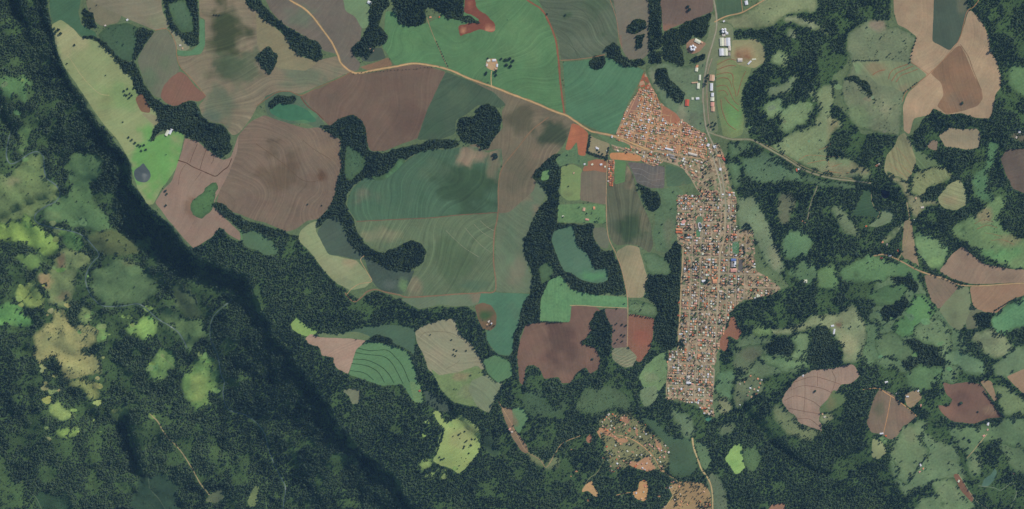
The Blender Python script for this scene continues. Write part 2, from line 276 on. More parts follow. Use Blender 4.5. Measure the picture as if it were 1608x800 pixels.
land('clearing', 'green glade in the eastern forest', (90,122,88), '1228,370 1255,361 1276,380 1270,400 1242,406 1228,392', trees=.01, rough=2)
land('pasture', 'light strip of pasture by the lane below the orchard', (118,132,96), '1374,385 1395,366 1418,350 1424,356 1408,372 1390,384', rough=1)
land('pasture', 'green hillside streaked with brown terraces', (106,134,88), '1487,356 1510,346 1540,330 1550,318 1570,305 1582,318 1570,345 1574,356 1598,375 1640,372 1640,424 1580,421 1550,406 1530,392 1500,374', trees=.006, spots=[(1548,342,18,14,(140,126,96),.8),(1578,380,22,12,(132,126,92),.7),(1572,400,40,12,(96,146,90),.8)], furrow=(35,7,.08,1.6))
land('pasture', 'fresh green pasture between two brown lanes', (106,136,92), '1436,366 1460,368 1485,380 1494,392 1476,424 1456,420 1441,400', trees=.004, spots=[(1470,414,14,9,(120,150,94),.8)])
land('ploughed_field', 'narrow tan strip between the lanes', (142,126,104), '1420,346 1431,346 1437,388 1444,420 1426,416 1416,400 1418,372')
land('ploughed_field', 'long brown field curving to the eastern edge', (142,121,105), '1475,426 1494,400 1512,387 1525,399 1545,415 1590,423 1700,427 1700,441 1570,445 1530,447 1500,440 1482,431', furrow=(30,5,.05,1.6), spots=[(1590,436,30,6,(124,106,92),.6)])
land('ploughed_field', 'grey brown wedge below the curving lane', (128,112,97), '1451,432 1476,433 1500,447 1506,451 1475,486 1465,480 1456,455', furrow=(120,4,.05,.8))
land('ploughed_field', 'light brown field in the fork of the lanes', (148,120,100), '1523,450 1608,446 1700,446 1700,460 1608,464 1590,470 1565,492 1548,491 1534,486 1527,478', furrow=(35,6,.05,1.5))
land('field', 'smooth olive triangle between two brown fields', (116,126,96), '1474,487 1505,452 1521,450 1526,486 1518,506 1508,520 1492,512', spots=[(1500,495,14,10,(96,104,82),.6)], trees=.002)
land('field', 'grey weedy patch beside the round dark grove', (104,110,88), '1526,484 1545,488 1536,515 1518,518 1516,505')
wood('round dark grove on the boundary of the brown field', '1530,493 1541,489 1556,493 1561,505 1553,517 1540,515 1530,504', dens=1.3)
land('pasture', 'vivid green hillside at the eastern edge', (90,136,94), '1559,494 1590,472 1610,466 1700,466 1700,520 1608,514 1590,518 1575,530 1560,520 1555,506', trees=.006)
land('pasture', 'olive rounded hill in the south east', (126,138,102), '1528,520 1558,516 1578,530 1592,545 1586,561 1560,566 1540,548 1524,532', spots=[(1550,535,24,8,(104,112,86),.6)], trees=.004)
land('clearing', 'green clearing on the ridge among dark woods', (90,130,84), '1404,512 1430,480 1436,464 1450,464 1466,482 1470,490 1456,506 1440,520 1418,531 1407,526', trees=.008, rough=1.4, shrubs=.02)
land('clearing', 'olive clearing south of the ridge', (96,120,86), '1376,535 1388,524 1402,524 1420,536 1434,552 1428,566 1404,562 1378,560', trees=.01, rough=1.6)
land('clearing', 'bushy grass slope in the eastern woods', (104,126,92), '1440,512 1470,500 1484,505 1494,530 1492,566 1478,560 1474,542 1448,536 1436,530', trees=.02, rough=1.6, shrubs=.05)
land('clearing', 'long glade south of the curving lane', (92,126,86), '1318,424 1345,410 1370,400 1396,414 1420,408 1446,425 1440,440 1418,432 1400,430 1382,442 1350,440 1326,440', trees=.014, rough=1.8, shrubs=.04)
land('clearing', 'green glade west of the ridge woods', (96,126,84), '1284,426 1310,414 1316,438 1312,456 1286,448', trees=.01, rough=1.2)
land('clearing', 'smooth clearing on the ridge slope', (84,116,80), '1362,462 1398,450 1424,452 1412,470 1388,478 1372,478', trees=.004, rough=1.5)
land('clearing', 'grass field inside the ridge forest', (104,132,98), '1480,560 1504,548 1530,560 1548,574 1540,590 1516,584 1498,572', trees=.004, rough=1.5)
land('clearing', 'rough grass along the south eastern stream', (100,122,92), '1560,575 1600,545 1640,540 1640,580 1608,580 1580,590 1566,590', trees=.006, rough=1.2)
land('pasture', 'pale crescent pasture around the small farmhouse', (132,143,104), '1204,514 1240,516 1264,505 1274,492 1285,493 1320,489 1334,474 1350,490 1360,510 1363,530 1356,550 1345,571 1322,570 1326,555 1315,537 1300,520 1285,513 1270,521 1240,526 1206,526', trees=.003, spots=[(1332,545,14,20,(150,148,110),.7),(1352,535,8,20,(108,122,94),.6),(1316,512,9,8,(120,86,72),.8),(1300,480,18,8,(112,126,96),.6)], rough=.8)
wood('kite shaped grove beside the small farmhouse', '1274,520 1290,512 1300,515 1308,535 1326,556 1315,568 1290,573 1268,568 1275,545', dens=1.2)
wood('oval grove on the green slope east of town', '1204,540 1225,530 1240,530 1247,545 1240,560 1225,556 1205,556', dens=1.2)
land('pasture', 'green slope south of the oval grove', (102,130,90), '1180,548 1204,556 1235,561 1268,567 1275,577 1250,582 1230,584 1206,572 1188,562', trees=.004, spots=[(1264,540,12,8,(130,100,78),.5)])
land('pasture', 'green slope between the two groves', (112,138,96), '1240,526 1272,521 1272,548 1266,567 1240,561 1248,546')
land('pasture', 'dull green rounded field east of the lower town', (92,108,82), '1158,548 1180,540 1203,540 1203,558 1186,572 1170,588 1156,584 1150,570', spots=[(1178,556,12,10,(104,106,84),.7)], trees=.002)
land('pasture', 'bright green pasture above the oval grove', (118,146,92), '1180,520 1192,508 1206,514 1214,526 1204,532 1186,530', rough=.8)
# --- south east
land('ploughed_field', 'tan contour ploughed hill with dark curved lines', (150,128,115), '1234,616 1250,595 1275,582 1310,578 1340,572 1351,590 1336,603 1320,604 1306,626 1286,640 1290,665 1290,681 1270,672 1250,665 1240,650 1227,630', furrow=(110,6,.04,1.2))
land('field', 'green wedge on the tan contour hill', (96,115,80), '1308,612 1326,620 1331,630 1306,646 1287,650 1286,640 1300,627', spots=[(1304,630,6,12,(120,112,84),.6)])
land('pasture', 'grass margin around the tan contour hill', (132,140,100), '1286,645 1306,646 1312,656 1294,670 1287,664', trees=.01)
land('clearing', 'scrubby margin west of the tan contour hill', (112,124,90), '1222,632 1240,652 1250,666 1290,682 1272,690 1240,682 1220,660 1214,642', shrubs=.06, rough=1.6, trees=.03)
land('ploughed_field', 'brown field split by an orange lane', (122,106,93), '1360,664 1372,626 1381,611 1398,616 1414,632 1440,655 1425,666 1404,690 1395,691 1386,682 1368,680', furrow=(95,5,.05,.8), spots=[(1382,640,9,18,(94,98,80),.7),(1420,655,14,12,(138,110,96),.6)])
land('field', 'small tan plots beside the orange lane', (150,130,104), '1420,620 1440,612 1449,624 1432,642 1424,638')
land('ploughed_field', 'dark mauve field with a tree hedge', (116,92,83), '1480,600 1494,604 1520,600 1541,604 1560,636 1574,655 1552,657 1530,666 1495,662 1478,648 1472,636 1490,638 1497,628 1486,620', spots=[(1510,625,20,16,(100,78,74),.7),(1555,645,12,8,(140,118,100),.6),(1488,646,12,8,(128,98,86),.6)], furrow=(60,5,.04,1.2))
land('ploughed_field', 'tan strip beyond the tree hedge', (146,124,102), '1538,598 1556,598 1572,624 1562,632')
land('ploughed_field', 'tan field at the south eastern edge', (148,124,104), '1580,592 1608,580 1700,575 1700,620 1606,618 1594,606')
land('pasture', 'olive pasture east of the dark mauve field', (114,134,92), '1558,600 1580,606 1606,622 1660,640 1608,652 1578,656 1566,630', trees=.006)
land('pasture', 'smooth pasture between two dark woods in the south', (108,130,92), '1398,702 1420,672 1442,655 1456,660 1450,690 1461,706 1442,740 1426,762 1405,752 1412,740 1396,722', trees=.006, spots=[(1428,685,14,14,(114,112,88),.4)])
land('pasture', 'wide green pasture with a tan farm track', (96,122,86), '1484,668 1508,672 1540,668 1572,658 1608,655 1660,655 1660,706 1600,706 1546,690 1540,712 1544,740 1532,756 1520,745 1516,712 1500,700', trees=.008, spots=[(1530,725,10,24,(124,140,100),.6)])
land('pasture', 'olive green pasture along the bottom woods', (108,132,92), '1456,756 1496,748 1512,770 1530,782 1528,890 1430,890 1436,800 1444,780 1470,775', spots=[(1495,775,20,16,(128,142,104),.5)], trees=.004)
land('ploughed_field', 'brown strip with a small house at its head', (130,98,82), '1496,745 1505,744 1518,768 1530,780 1526,790 1508,770')
land('field', 'small pale plot beneath the brown field', (134,140,102), '1370,688 1386,694 1393,710 1380,722 1368,718', trees=.01)
land('pasture', 'green slope beneath the brown field', (110,136,90), '1368,682 1386,684 1396,692 1394,706 1386,694 1370,690', rough=.6)
land('field', 'brown corner plot at the bottom edge', (150,112,92), '1206,800 1212,792 1232,790 1236,840 1206,840')
land('pond', 'pale green marsh loop in the south eastern woods', (82,110,92), '1545,752 1556,745 1562,735 1566,742 1562,752 1552,764 1540,766')
land('field', 'lime green field by the southern lane', (134,166,98), '1138,722 1150,702 1158,698 1166,695 1166,715 1171,735 1156,747 1146,732', spots=[(1152,728,9,9,(112,148,88),.6)])
land('clearing', 'bushy plot beside the lime green field', (82,108,76), '1168,712 1185,700 1196,722 1180,742 1172,734', shrubs=.08)
land('pasture', 'rough pasture beside the lower town', (92,124,88), '1122,590 1148,578 1155,588 1152,625 1140,640 1130,628 1122,610', trees=.004)
land('pasture', 'rough yards south east of the lower town', (124,130,96), '1124,626 1140,622 1152,640 1140,652 1126,650', trees=.03)
land('clearing', 'mixed hillside with scattered houses east of the lower town', (106,118,90), '1158,600 1180,592 1198,600 1196,615 1180,622 1160,640 1152,620', trees=.03, shrubs=.05, rough=1.5)
land('clearing', 'pasture strips in the southern woods', (100,120,92), '1055,640 1066,648 1085,660 1090,678 1080,690 1070,676 1060,660', rough=1.5, shrubs=.05)
land('clearing', 'olive glade south of the lower town', (102,118,90), '1132,668 1152,664 1156,676 1140,682 1130,680', rough=1.5)
# --- the middle
wood('long forked gallery wood between the brown hill and the green hills', '500,195 515,198 540,182 556,180 570,192 577,215 580,237 600,240 640,230 690,218 718,220 722,230 690,234 655,241 638,251 620,273 605,283 590,284 575,278 555,291 545,308 541,320 556,346 562,365 575,386 600,397 625,388 645,378 660,380 670,395 665,412 650,420 640,430 630,430 610,425 590,420 575,410 566,402 553,386 545,370 537,352 522,340 508,348 500,360 490,358 500,345 518,325 527,300 530,280 537,260 533,240 537,222 520,210')
land('clearing', 'marshy clearing inside the gallery wood', (72,100,76), '549,232 560,238 573,256 568,268 552,280 545,278 543,258', shrubs=.08, rough=1.5)
land('clearing', 'light green bank below the gallery wood', (84,122,86), '588,278 602,276 622,262 632,250 636,253 622,272 606,282 592,283')
land('ploughed_field', 'great brown contour ploughed hill', (120,104,91), '375,211 395,190 415,181 440,190 480,202 500,200 520,211 536,221 533,240 537,260 530,280 527,300 518,325 500,344 482,347 465,360 450,364 435,358 420,351 400,346 375,336 356,330 340,320 345,300 360,270 372,240',
     furrow=(120,7,.10,3.4), spots=[(425,222,10,7,(92,78,68),.8),(440,270,40,34,(98,84,70),.75),(504,278,6,8,(96,74,60),.9),(515,240,14,18,(134,114,96),.6),(400,320,30,16,(110,94,84),.6),(470,225,26,16,(128,112,96),.5)])
land('ploughed_field', 'light tan bare field at the plateau rim', (142,120,107), '290,217 310,222 325,235 350,252 362,248 375,211 372,240 360,270 345,300 336,318 345,335 355,345 378,366 377,379 360,369 345,356 335,371 304,391 285,370 265,347 250,326 243,319 255,300 270,285 278,260 285,240',
     spots=[(300,325,12,18,(112,86,72),.6),(320,240,26,14,(138,114,100),.6)], furrow=(60,6,.05,1.4))
land('clearing', 'green gully inside the tan bare field', (80,114,74), '328,300 334,289 339,290 333,310 328,333 315,344 304,338 299,324 305,314 318,308', shrubs=.05)
land('meadow', 'narrow green slip at the tip of the tan bare field', (96,130,88), '378,352 386,350 388,368 380,380 376,366')
wood('crooked wood between the tan bare field and the brown hill', '332,318 350,320 362,332 385,346 402,351 430,360 452,366 472,372 478,386 468,379 450,368 430,372 405,372 385,368 372,352 350,340 340,330')
land('meadow', 'grassy rim below the tan bare field', (84,112,84), '380,366 402,360 425,378 440,398 420,402 400,392 384,386', shrubs=.05, rough=1.4)
land('field', 'grey green fallow field inside the gallery wood', (76,92,80), '509,349 522,340 535,350 545,371 553,387 570,402 575,408 560,408 540,403 516,400 506,382 498,368 500,360')
land('field', 'pale cream green strip along the plateau forest', (138,146,108), '470,365 485,351 499,347 495,362 505,380 515,400 535,404 560,409 575,426 584,440 575,451 550,456 530,446 515,432 505,420 495,406 483,391 468,378', spots=[(520,420,24,14,(150,152,116),.6),(552,412,12,6,(168,140,112),.6),(540,445,20,7,(126,134,104),.6)])
land('marsh', 'grey green marsh below the hook shaped wood', (72,88,78), '572,404 590,412 612,424 642,428 652,424 645,440 633,462 610,460 592,452 584,440 578,425', spots=[(610,448,16,10,(96,108,100),.7),(634,448,6,10,(110,138,92),.8),(588,414,8,10,(60,74,70),.5)], shrubs=.03)
land('field', 'great dark green crop hill in the middle of the plateau', (76,104,82), '546,312 555,294 575,278 590,284 605,283 625,266 640,251 660,239 680,234 700,236 725,231 745,230 760,236 765,241 788,233 788,250 782,280 782,335 720,338 640,345 560,348 545,326',
     furrow=(75,6,.13,2.6), spots=[(728,290,56,44,(58,80,60),.8),(748,245,32,18,(146,124,104),.9),(570,305,18,16,(112,112,94),.8),(690,262,30,18,(88,110,86),.6),(775,260,12,22,(126,112,92),.7)])
land('field', 'striped green field with pale contour strips', (96,112,86), '560,348 640,345 720,338 782,335 778,365 776,410 778,455 756,460 700,463 633,467 645,440 655,425 668,411 671,395 660,379 645,377 625,387 600,396 577,385 562,366 556,352',
     furrow=(55,7,.14,1.6), spots=[(600,368,36,12,(126,124,98),.7),(710,410,40,40,(80,100,74),.8),(650,450,12,18,(134,122,100),.7),(740,450,28,7,(78,102,82),.7)])
land('field', 'rolling green and rose fields east of the red track', (102,116,92), '782,335 800,334 838,300 846,272 861,290 858,306 836,345 829,375 826,400 831,425 836,440 833,460 805,460 779,458 777,410 780,365', spots=[(826,310,16,12,(136,118,98),.7),(845,330,12,14,(132,116,98),.7),(815,430,14,30,(124,112,96),.5),(800,385,14,30,(94,118,92),.5)], furrow=(150,8,.06,2))
land('field', 'teal green field running down to the stream', (80,119,94), '778,459 833,462 829,490 816,530 800,560 780,556 765,536 762,506 750,490 752,470 755,460', spots=[(812,490,14,20,(86,112,90),.5)], trees=.001)
land('field', 'grey green headland beside the teal field', (104,120,96), '628,470 700,464 756,459 752,476 740,481 712,481 690,478 660,486 643,479', spots=[(748,466,8,8,(132,112,94),.7)])
land('bare_earth', 'bare ring of earth around the farm by the teal field', (112,94,76), '745,480 758,475 772,480 780,494 779,512 770,520 757,516 750,500', spots=[(764,496,11,14,(66,90,62),1)], trees=.16)
land('meadow', 'bright lime glade at the forest edge above the escarpment', (134,164,94), '457,510 466,499 475,505 485,516 500,521 497,526 480,528 470,525 461,520', rough=1.2)
land('meadow', 'dull green meadow under the plateau forest', (76,102,82), '528,526 560,516 600,510 640,512 653,517 651,541 652,560 640,549 620,540 600,530 570,530', spots=[(630,520,20,14,(84,110,84),.5)])
land('meadow', 'olive grass strip above the rose tan field', (104,122,88), '498,522 530,524 560,521 582,528 578,535 550,532 502,531')
land('ploughed_field', 'rose tan field with ragged edge', (164,138,122), '478,532 488,524 500,530 550,532 576,535 560,550 553,570 547,588 530,580 523,570 525,562 505,559 502,545 485,541')
land('field', 'green terraced field with dark contour hedges', (94,130,92), '559,549 575,537 600,539 620,545 640,552 651,575 655,600 661,632 650,631 632,604 600,606 547,588 553,570')
wood('small rectangular plantation above the terraced field', '582,527 595,525 617,535 615,542 595,538 580,534', dens=1.4, size=.8)
land('field', 'beige rounded field with faint contour rows', (142,139,113), '652,520 670,509 690,503 713,500 722,526 740,540 752,560 762,580 720,585 685,590 672,580 665,556 655,540', furrow=(150,5,.08,1.8), spots=[(690,555,16,24,(150,142,118),.5)], trees=.003)
land('pasture', 'green pasture below the beige field', (112,134,86), '676,578 690,590 720,585 750,574 770,600 776,630 766,642 740,638 712,632 692,612', trees=.008, spots=[(728,590,14,9,(142,128,96),.8),(740,615,24,12,(126,132,98),.6)])
land('field', 'green wedge fields beside the stream farm', (90,126,90), '758,566 780,557 802,569 805,590 782,602 766,586', furrow=(50,4,.08,.4))
land('field', 'grey field strips around the stream farm', (122,132,104), '740,598 764,588 780,602 790,600 772,640 770,650 750,640 735,612', furrow=(140,5,.1,1))
land('marsh', 'grey reedy marsh below the green pasture', (74,92,80), '664,612 682,618 702,632 712,645 692,648 671,636', shrubs=.03)
land('field', 'slender pale strip at the forest edge', (108,138,94), '643,598 660,604 666,634 650,632')
land('field', 'grey tan clearing inside the plateau forest', (118,124,100), '537,614 550,610 566,613 564,634 552,635 549,623')
land('meadow', 'bright yellow green hilltop pasture in the southern forest', (144,162,98), '684,660 680,646 691,647 698,664 711,661 722,651 738,660 751,672 756,695 750,715 735,730 722,746 706,735 690,731 680,725 694,692 699,672', trees=.02, shrubs=.02, rough=1.2, spots=[(726,685,20,20,(150,152,104),.7)])
land('clearing', 'small bright glade beside the hilltop pasture', (142,166,96), '659,722 669,720 676,730 665,737', rough=.8)
land('clearing', 'tiny bright glade below the hilltop pasture', (140,164,98), '667,745 686,740 681,750 670,752', rough=.8)
land('marsh', 'dark olive marsh east of the hilltop pasture', (60,82,66), '755,668 776,688 785,710 780,719 765,710 757,692')
# --- south centre
land('field', 'green field with a red corner by the southern track', (96,130,92), '804,640 820,640 830,655 815,682 806,670', spots=[(806,655,6,14,(130,104,86),.7)])
land('field', 'bare tan fields along the southern track', (140,116,94), '786,640 804,640 806,670 815,684 828,700 830,714 818,708 806,690 796,668', spots=[(815,715,8,12,(100,74,70),.6)])
land('clearing', 'olive clearing at the end of the southern track', (124,132,92), '826,712 846,718 856,730 850,732 832,722', rough=1)
land('clearing', 'grassy plot inside the southern scrub', (118,128,92), '858,728 874,716 882,726 872,738 858,738', rough=1)
land('clearing', 'brushy dark clearing south of the great brown field', (70,94,72), '816,622 850,612 856,630 872,642 890,624 898,626 884,650 862,652 830,650', shrubs=.25, rough=2)
land('clearing', 'brushy olive slope in the southern woods', (80,102,76), '915,612 960,606 985,625 992,650 968,640 935,650 905,640', shrubs=.3, rough=2)
land('field', 'dark green field beside the southern road', (74,98,76), '1005,654 1030,660 1046,680 1058,688 1084,690 1096,732 1086,746 1060,748 1052,740 1048,720 1040,690 1020,670', shrubs=.04, spots=[(1064,710,18,18,(68,86,68),.5)])
land('field', 'dark green field east of the southern road', (92,116,86), '1090,690 1112,700 1118,722 1108,740 1100,728', shrubs=.05)
land('clearing', 'worn green margin along the southern road', (100,114,90), '1108,742 1130,750 1142,780 1140,860 1112,860 1118,790', shrubs=.06)
land('dirt_clearing', 'triangular orange clearing of the southern hamlet', (176,134,102), '935,676 946,673 956,676 962,690 968,702 967,724 962,730 955,714 944,690', spots=[(958,700,6,16,(132,136,96),.7)])
land('dirt_clearing', 'bare orange patch in the southern scrub', (186,150,112), '916,764 926,757 929,752 932,764 940,774 938,782 928,776 924,770 913,774')
land('dirt_clearing', 'orange clearing strip along the hamlet lane', (168,126,98), '972,682 986,684 1004,694 1024,712 1036,730 1030,732 1012,718 996,704 984,694')
land('dirt_clearing', 'small orange clearing with two houses', (184,142,102), '1004,756 1016,753 1018,768 1014,788 998,784 992,774 1002,770')
land('dirt_clearing', 'tan bare grounds with trees at the southern road', (160,134,100), '1050,764 1066,756 1090,757 1106,760 1116,775 1118,860 1050,860 1038,800 1058,782', trees=.05)
land('clearing', 'grassy yards of the southern hamlet', (122,122,88), '944,660 962,650 990,650 1010,670 1040,694 1050,716 1046,738 1034,740 1018,730 992,728 968,738 952,716', shrubs=.1, trees=.05, rough=1.6)
land('dirt_clearing', 'orange core of the southern hamlet', (176,134,104), '938,673 954,674 964,684 976,688 988,690 984,696 968,694 962,686 948,682', rough=1)
land('dirt_clearing', 'red earth patch in the upper hamlet', (160,120,98), '972,655 982,654 990,664 984,667 976,662', rough=1)
land('dirt_clearing', 'orange earth patch along the lower hamlet houses', (178,136,106), '990,724 1004,726 1012,720 1020,718 1024,728 1032,736 1020,740 1004,738 988,732', rough=1.2)
land('dirt_clearing', 'small earth patch at the eastern hamlet', (170,132,104), '1026,688 1034,692 1040,704 1038,712 1032,704', rough=1)
land('dirt_clearing', 'slender earth patch below the upper hamlet', (166,126,100), '997,670 1002,672 1002,682 998,684', rough=.6)
land('dirt_clearing', 'earth patch west of the hamlet', (156,112,94), '920,688 928,680 930,692 924,698', rough=1)
# --- south west of town
wood('winding forest around the ox bow green field', '855,255 875,240 902,246 886,270 880,285 878,320 874,350 930,352 935,380 945,392 955,396 965,396 969,408 976,425 985,461 975,463 960,460 935,465 900,461 895,446 885,436 880,431 865,441 862,456 850,481 846,506 830,509 820,521 812,556 804,560 806,530 815,505 821,480 833,460 836,440 833,420 823,400 823,375 836,345 846,330 861,310 851,290 836,280 840,268')
land('field', 'teal green ox bow field inside the winding forest', (84,116,94), '870,362 900,354 905,385 920,396 935,424 954,421 955,440 940,446 915,441 900,431 885,426 872,396 866,378', spots=[(935,434,22,9,(90,140,96),.8)])
land('pasture', 'shaded dell inside the winding forest', (76,104,74), '846,420 860,412 872,425 862,440 850,446', shrubs=.05, rough=1.2)
land('pasture', 'grassy corner by the red ground west of town', (98,136,86), '850,270 866,262 862,282 850,285', rough=1)
land('field', 'brown grey plot beside the ox bow forest', (108,112,94), '930,358 950,357 957,378 954,391 943,389 933,376')
land('field', 'yellow green plots west of the long street', (122,141,92), '881,262 900,258 914,265 911,315 890,315 880,306', spots=[(895,305,14,8,(108,112,84),.5)], trees=.008)
land('ploughed_field', 'grey brown plots beside the long street', (116,107,93), '912,270 934,268 952,265 952,322 911,315', furrow=(90,7,.06,.4))
land('pasture', 'green smallholding with huts below the grey brown plots', (98,132,86), '876,322 905,320 950,322 951,352 930,350 876,350', trees=.02)
land('yard', 'red earth yards at the head of the long street', (150,106,84), '920,255 935,250 952,252 954,272 934,268 914,270')
land('field', 'striped hill field south of the town road', (94,98,80), '953,292 960,280 984,258 994,275 1001,305 1013,330 1022,352 1026,386 1020,398 1003,386 985,384 970,386 961,380 953,350 952,320', furrow=(85,8,.18,1.2), spots=[(985,352,24,28,(58,78,60),.9),(988,270,7,26,(142,124,102),.9),(965,345,12,24,(88,96,80),.4),(1008,340,8,26,(118,112,90),.6)])
land('ploughed_field', 'purple grey contour field below the warehouses of the settlement', (104,100,97), '985,255 1010,256 1044,262 1043,296 1022,296 1000,288 995,275', furrow=(80,5,.12,1.6), spots=[(1030,280,14,14,(116,104,96),.5)])
land('field', 'green strip beside the long street', (92,126,84), '965,250 983,254 981,286 965,290')
land('field', 'dark green wedge beside the town road', (82,106,82), '1045,258 1074,266 1090,286 1084,290 1066,292 1047,294', spots=[(1075,296,12,10,(120,110,84),.6)])
land('field', 'cream tan field at the end of the long street', (150,137,108), '968,395 985,385 1004,388 1006,400 1012,420 1018,442 1010,468 985,468 981,440 973,415', furrow=(75,6,.06,1), spots=[(980,400,12,14,(120,118,94),.6)])
land('pasture', 'green slope along the west side of the town', (90,116,84), '1018,300 1046,296 1066,294 1076,306 1062,310 1062,340 1062,372 1050,396 1030,396 1027,370 1029,340', trees=.003, spots=[(1050,370,10,24,(112,112,90),.6),(1084,300,12,12,(118,108,84),.6)], rough=1)
wood('dark grove below the purple grey contour field', '1001,287 1020,297 1036,304 1038,320 1034,328 1022,332 1012,322 1006,302')
wood('forest pressed against the western edge of the town', '1014,400 1035,411 1050,396 1062,376 1071,386 1068,480 1063,545 1050,550 1030,536 1025,515 1028,500 1010,500 1024,486 1032,478 1018,470 1012,446 1019,430')
land('clearing', 'green clearing inside the forest west of the town', (92,116,86), '1012,402 1030,400 1046,412 1050,428 1032,428 1018,424', shrubs=.06, rough=1.5)
land('pasture', 'fresh green pasture with a pale loop track', (94,138,92), '849,470 862,441 880,432 896,455 936,464 962,465 985,466 985,484 935,482 898,480 895,506 848,506', furrow=(88,4,.05,.3), trees=.002)
land('ploughed_field', 'great mauve brown field with ragged woods around it', (118,94,84), '815,540 826,510 846,507 895,507 897,480 935,482 945,490 930,500 932,515 921,530 915,541 935,546 943,566 940,580 926,588 920,576 905,586 896,602 880,602 878,592 855,596 848,580 838,573 826,575 822,606 816,602 812,560', furrow=(100,7,.04,1.4),
     spots=[(880,530,24,44,(86,70,66),.75),(845,545,16,30,(124,100,86),.5),(925,565,12,18,(134,106,92),.7),(885,590,16,10,(128,102,90),.5)], trees=.001)
wood('wood biting into the great mauve brown field', '936,486 948,489 957,502 960,520 960,545 957,562 946,552 932,532 927,510 932,500')
wood('tongue of trees in the great mauve brown field', '911,536 926,532 922,541 914,545')
land('ploughed_field', 'mauve plot dotted with poplars', (116,97,90), '949,485 985,485 985,546 970,551 960,546 962,516 953,500')
land('ploughed_field', 'red brown field west of the lower town', (132,94,80), '987,493 1004,495 1027,500 1025,530 1020,550 1005,570 998,566 985,542', furrow=(85,4,.05,.5), spots=[(1008,535,14,18,(140,88,76),.7)])
land('pasture', 'striped green terrace with poplars', (100,124,88), '986,470 1004,472 1030,480 1034,492 1028,500 1004,495 987,492', trees=.04, shrubs=.05)
land('field', 'terraced hillock below the poplars', (122,124,100), '960,548 986,545 1001,560 995,576 980,578 962,566', furrow=(25,3,.2,.8))
land('pasture', 'green slopes west of the lower town', (108,136,92), '1003,595 1012,575 1030,560 1046,551 1048,580 1046,602 1030,620 1012,612', trees=.008, spots=[(1022,592,14,9,(130,138,104),.6)])
land('pasture', 'notched pasture below the lower town', (110,130,96), '1006,612 1030,605 1034,620 1026,634 1012,640 1006,628', trees=.02, rough=1.5)
land('ploughed_field', 'red earth star east of the town', (138,98,82), '1148,495 1155,500 1156,512 1165,520 1164,526 1158,535 1150,530 1142,527 1145,540 1140,553 1130,548 1130,535 1135,522 1143,515', furrow=(100,2.5,.06,.8))
# --- valley clearings
V = dict(rough=3.2, trees=.012, shrubs=.05)
land('clearing', 'green valley clearing by the western edge', (86,122,80), '-60,118 0,118 20,124 40,120 46,135 38,157 20,150 -60,140', **V)
land('clearing', 'narrow valley clearing above the river loop', (92,122,78), '26,235 30,200 42,198 45,230 35,245', **V)
land('clearing', 'broad olive valley clearing inside the river bend', (108,128,84), '-60,275 20,274 40,255 45,241 60,243 65,265 68,285 85,292 88,305 75,320 60,330 50,338 30,345 -60,354', spots=[(20,286,24,8,(136,132,100),.7)], **V)
land('clearing', 'dark green valley meadow east of the river', (84,114,78), '108,245 130,242 152,250 156,270 145,285 141,300 148,325 165,340 177,362 150,364 120,352 78,346 62,345 66,330 90,315 108,300 106,270', spots=[(75,338,16,8,(110,128,86),.5)], **V)
land('clearing', 'lime green valley hillside below the olive clearing', (132,162,84), '-60,358 20,350 40,340 55,355 70,365 85,375 93,381 75,400 55,390 30,378 -60,376', trees=.008, shrubs=.02, rough=1.8, spots=[(40,360,20,8,(118,150,80),.6)])
land('clearing', 'green valley glade by the lime hillside', (96,134,80), '93,360 120,370 126,386 115,396 98,386', **V)
land('clearing', 'dark grassy valley slope under the escarpment', (86,100,70), '140,365 180,362 205,380 220,398 190,402 160,398 142,385', rough=2, shrubs=.15, trees=.02)
land('clearing', 'small green valley clearing on the hill crest', (108,138,80), '24,402 55,400 59,416 40,421', **V)
land('clearing', 'rusty and green valley hillside', (114,130,88), '75,430 85,405 96,392 137,398 138,410 115,425 112,450 108,472 95,482 76,478 72,455 60,440 52,432', rough=1.8, trees=.01, shrubs=.05, spots=[(95,410,7,18,(134,110,88),.8),(66,440,10,12,(148,124,96),.8),(98,468,14,8,(132,116,92),.7)])
land('clearing', 'bright yellow green valley knoll', (146,164,92), '22,460 45,442 60,460 63,480 53,486 40,476', **V)
land('clearing', 'vivid green valley glade at the western edge', (108,158,90), '-60,490 15,480 28,490 46,505 43,520 30,510 -60,506', **V)
land('clearing', 'wide dull green valley meadow by the river', (88,114,80), '145,425 160,420 185,405 215,415 236,440 241,460 215,476 190,479 165,478 150,466 142,446', rough=1.2, trees=.006, shrubs=.02, spots=[(205,412,18,8,(100,104,76),.5)])
land('clearing', 'bright rounded valley pasture', (126,160,88), '194,516 205,505 212,511 220,500 236,497 243,510 240,525 225,533 208,530', rough=1, trees=.003)
land('clearing', 'light green glade beside the rounded pasture', (124,154,90), '142,518 155,511 166,520 162,536 150,541 143,534', **V)
land('clearing', 'tan and yellow broken valley hillside', (152,150,100), '46,530 60,520 78,505 84,486 97,488 102,508 112,514 130,510 146,516 144,540 122,548 140,562 157,572 150,586 122,592 100,600 94,580 80,560 60,570 50,556', rough=2.6, trees=.03, shrubs=.09)
land('clearing', 'small pale glades in the valley woods', (124,144,92), '124,490 138,486 142,500 130,506', **V)
land('clearing', 'dark river meadow below the escarpment forest', (90,116,78), '250,490 262,486 280,500 300,502 320,503 323,530 304,530 300,545 296,556 285,532 268,511', rough=1.4, shrubs=.04, trees=.006)
land('clearing', 'olive slope leading down to the river meadow', (80,98,72), '272,450 282,450 304,470 312,498 292,500 280,488 272,468', rough=2, shrubs=.15)
land('clearing', 'green valley slope with a pale diagonal track', (104,136,82), '225,592 248,548 262,553 273,576 255,591 240,598', **V)
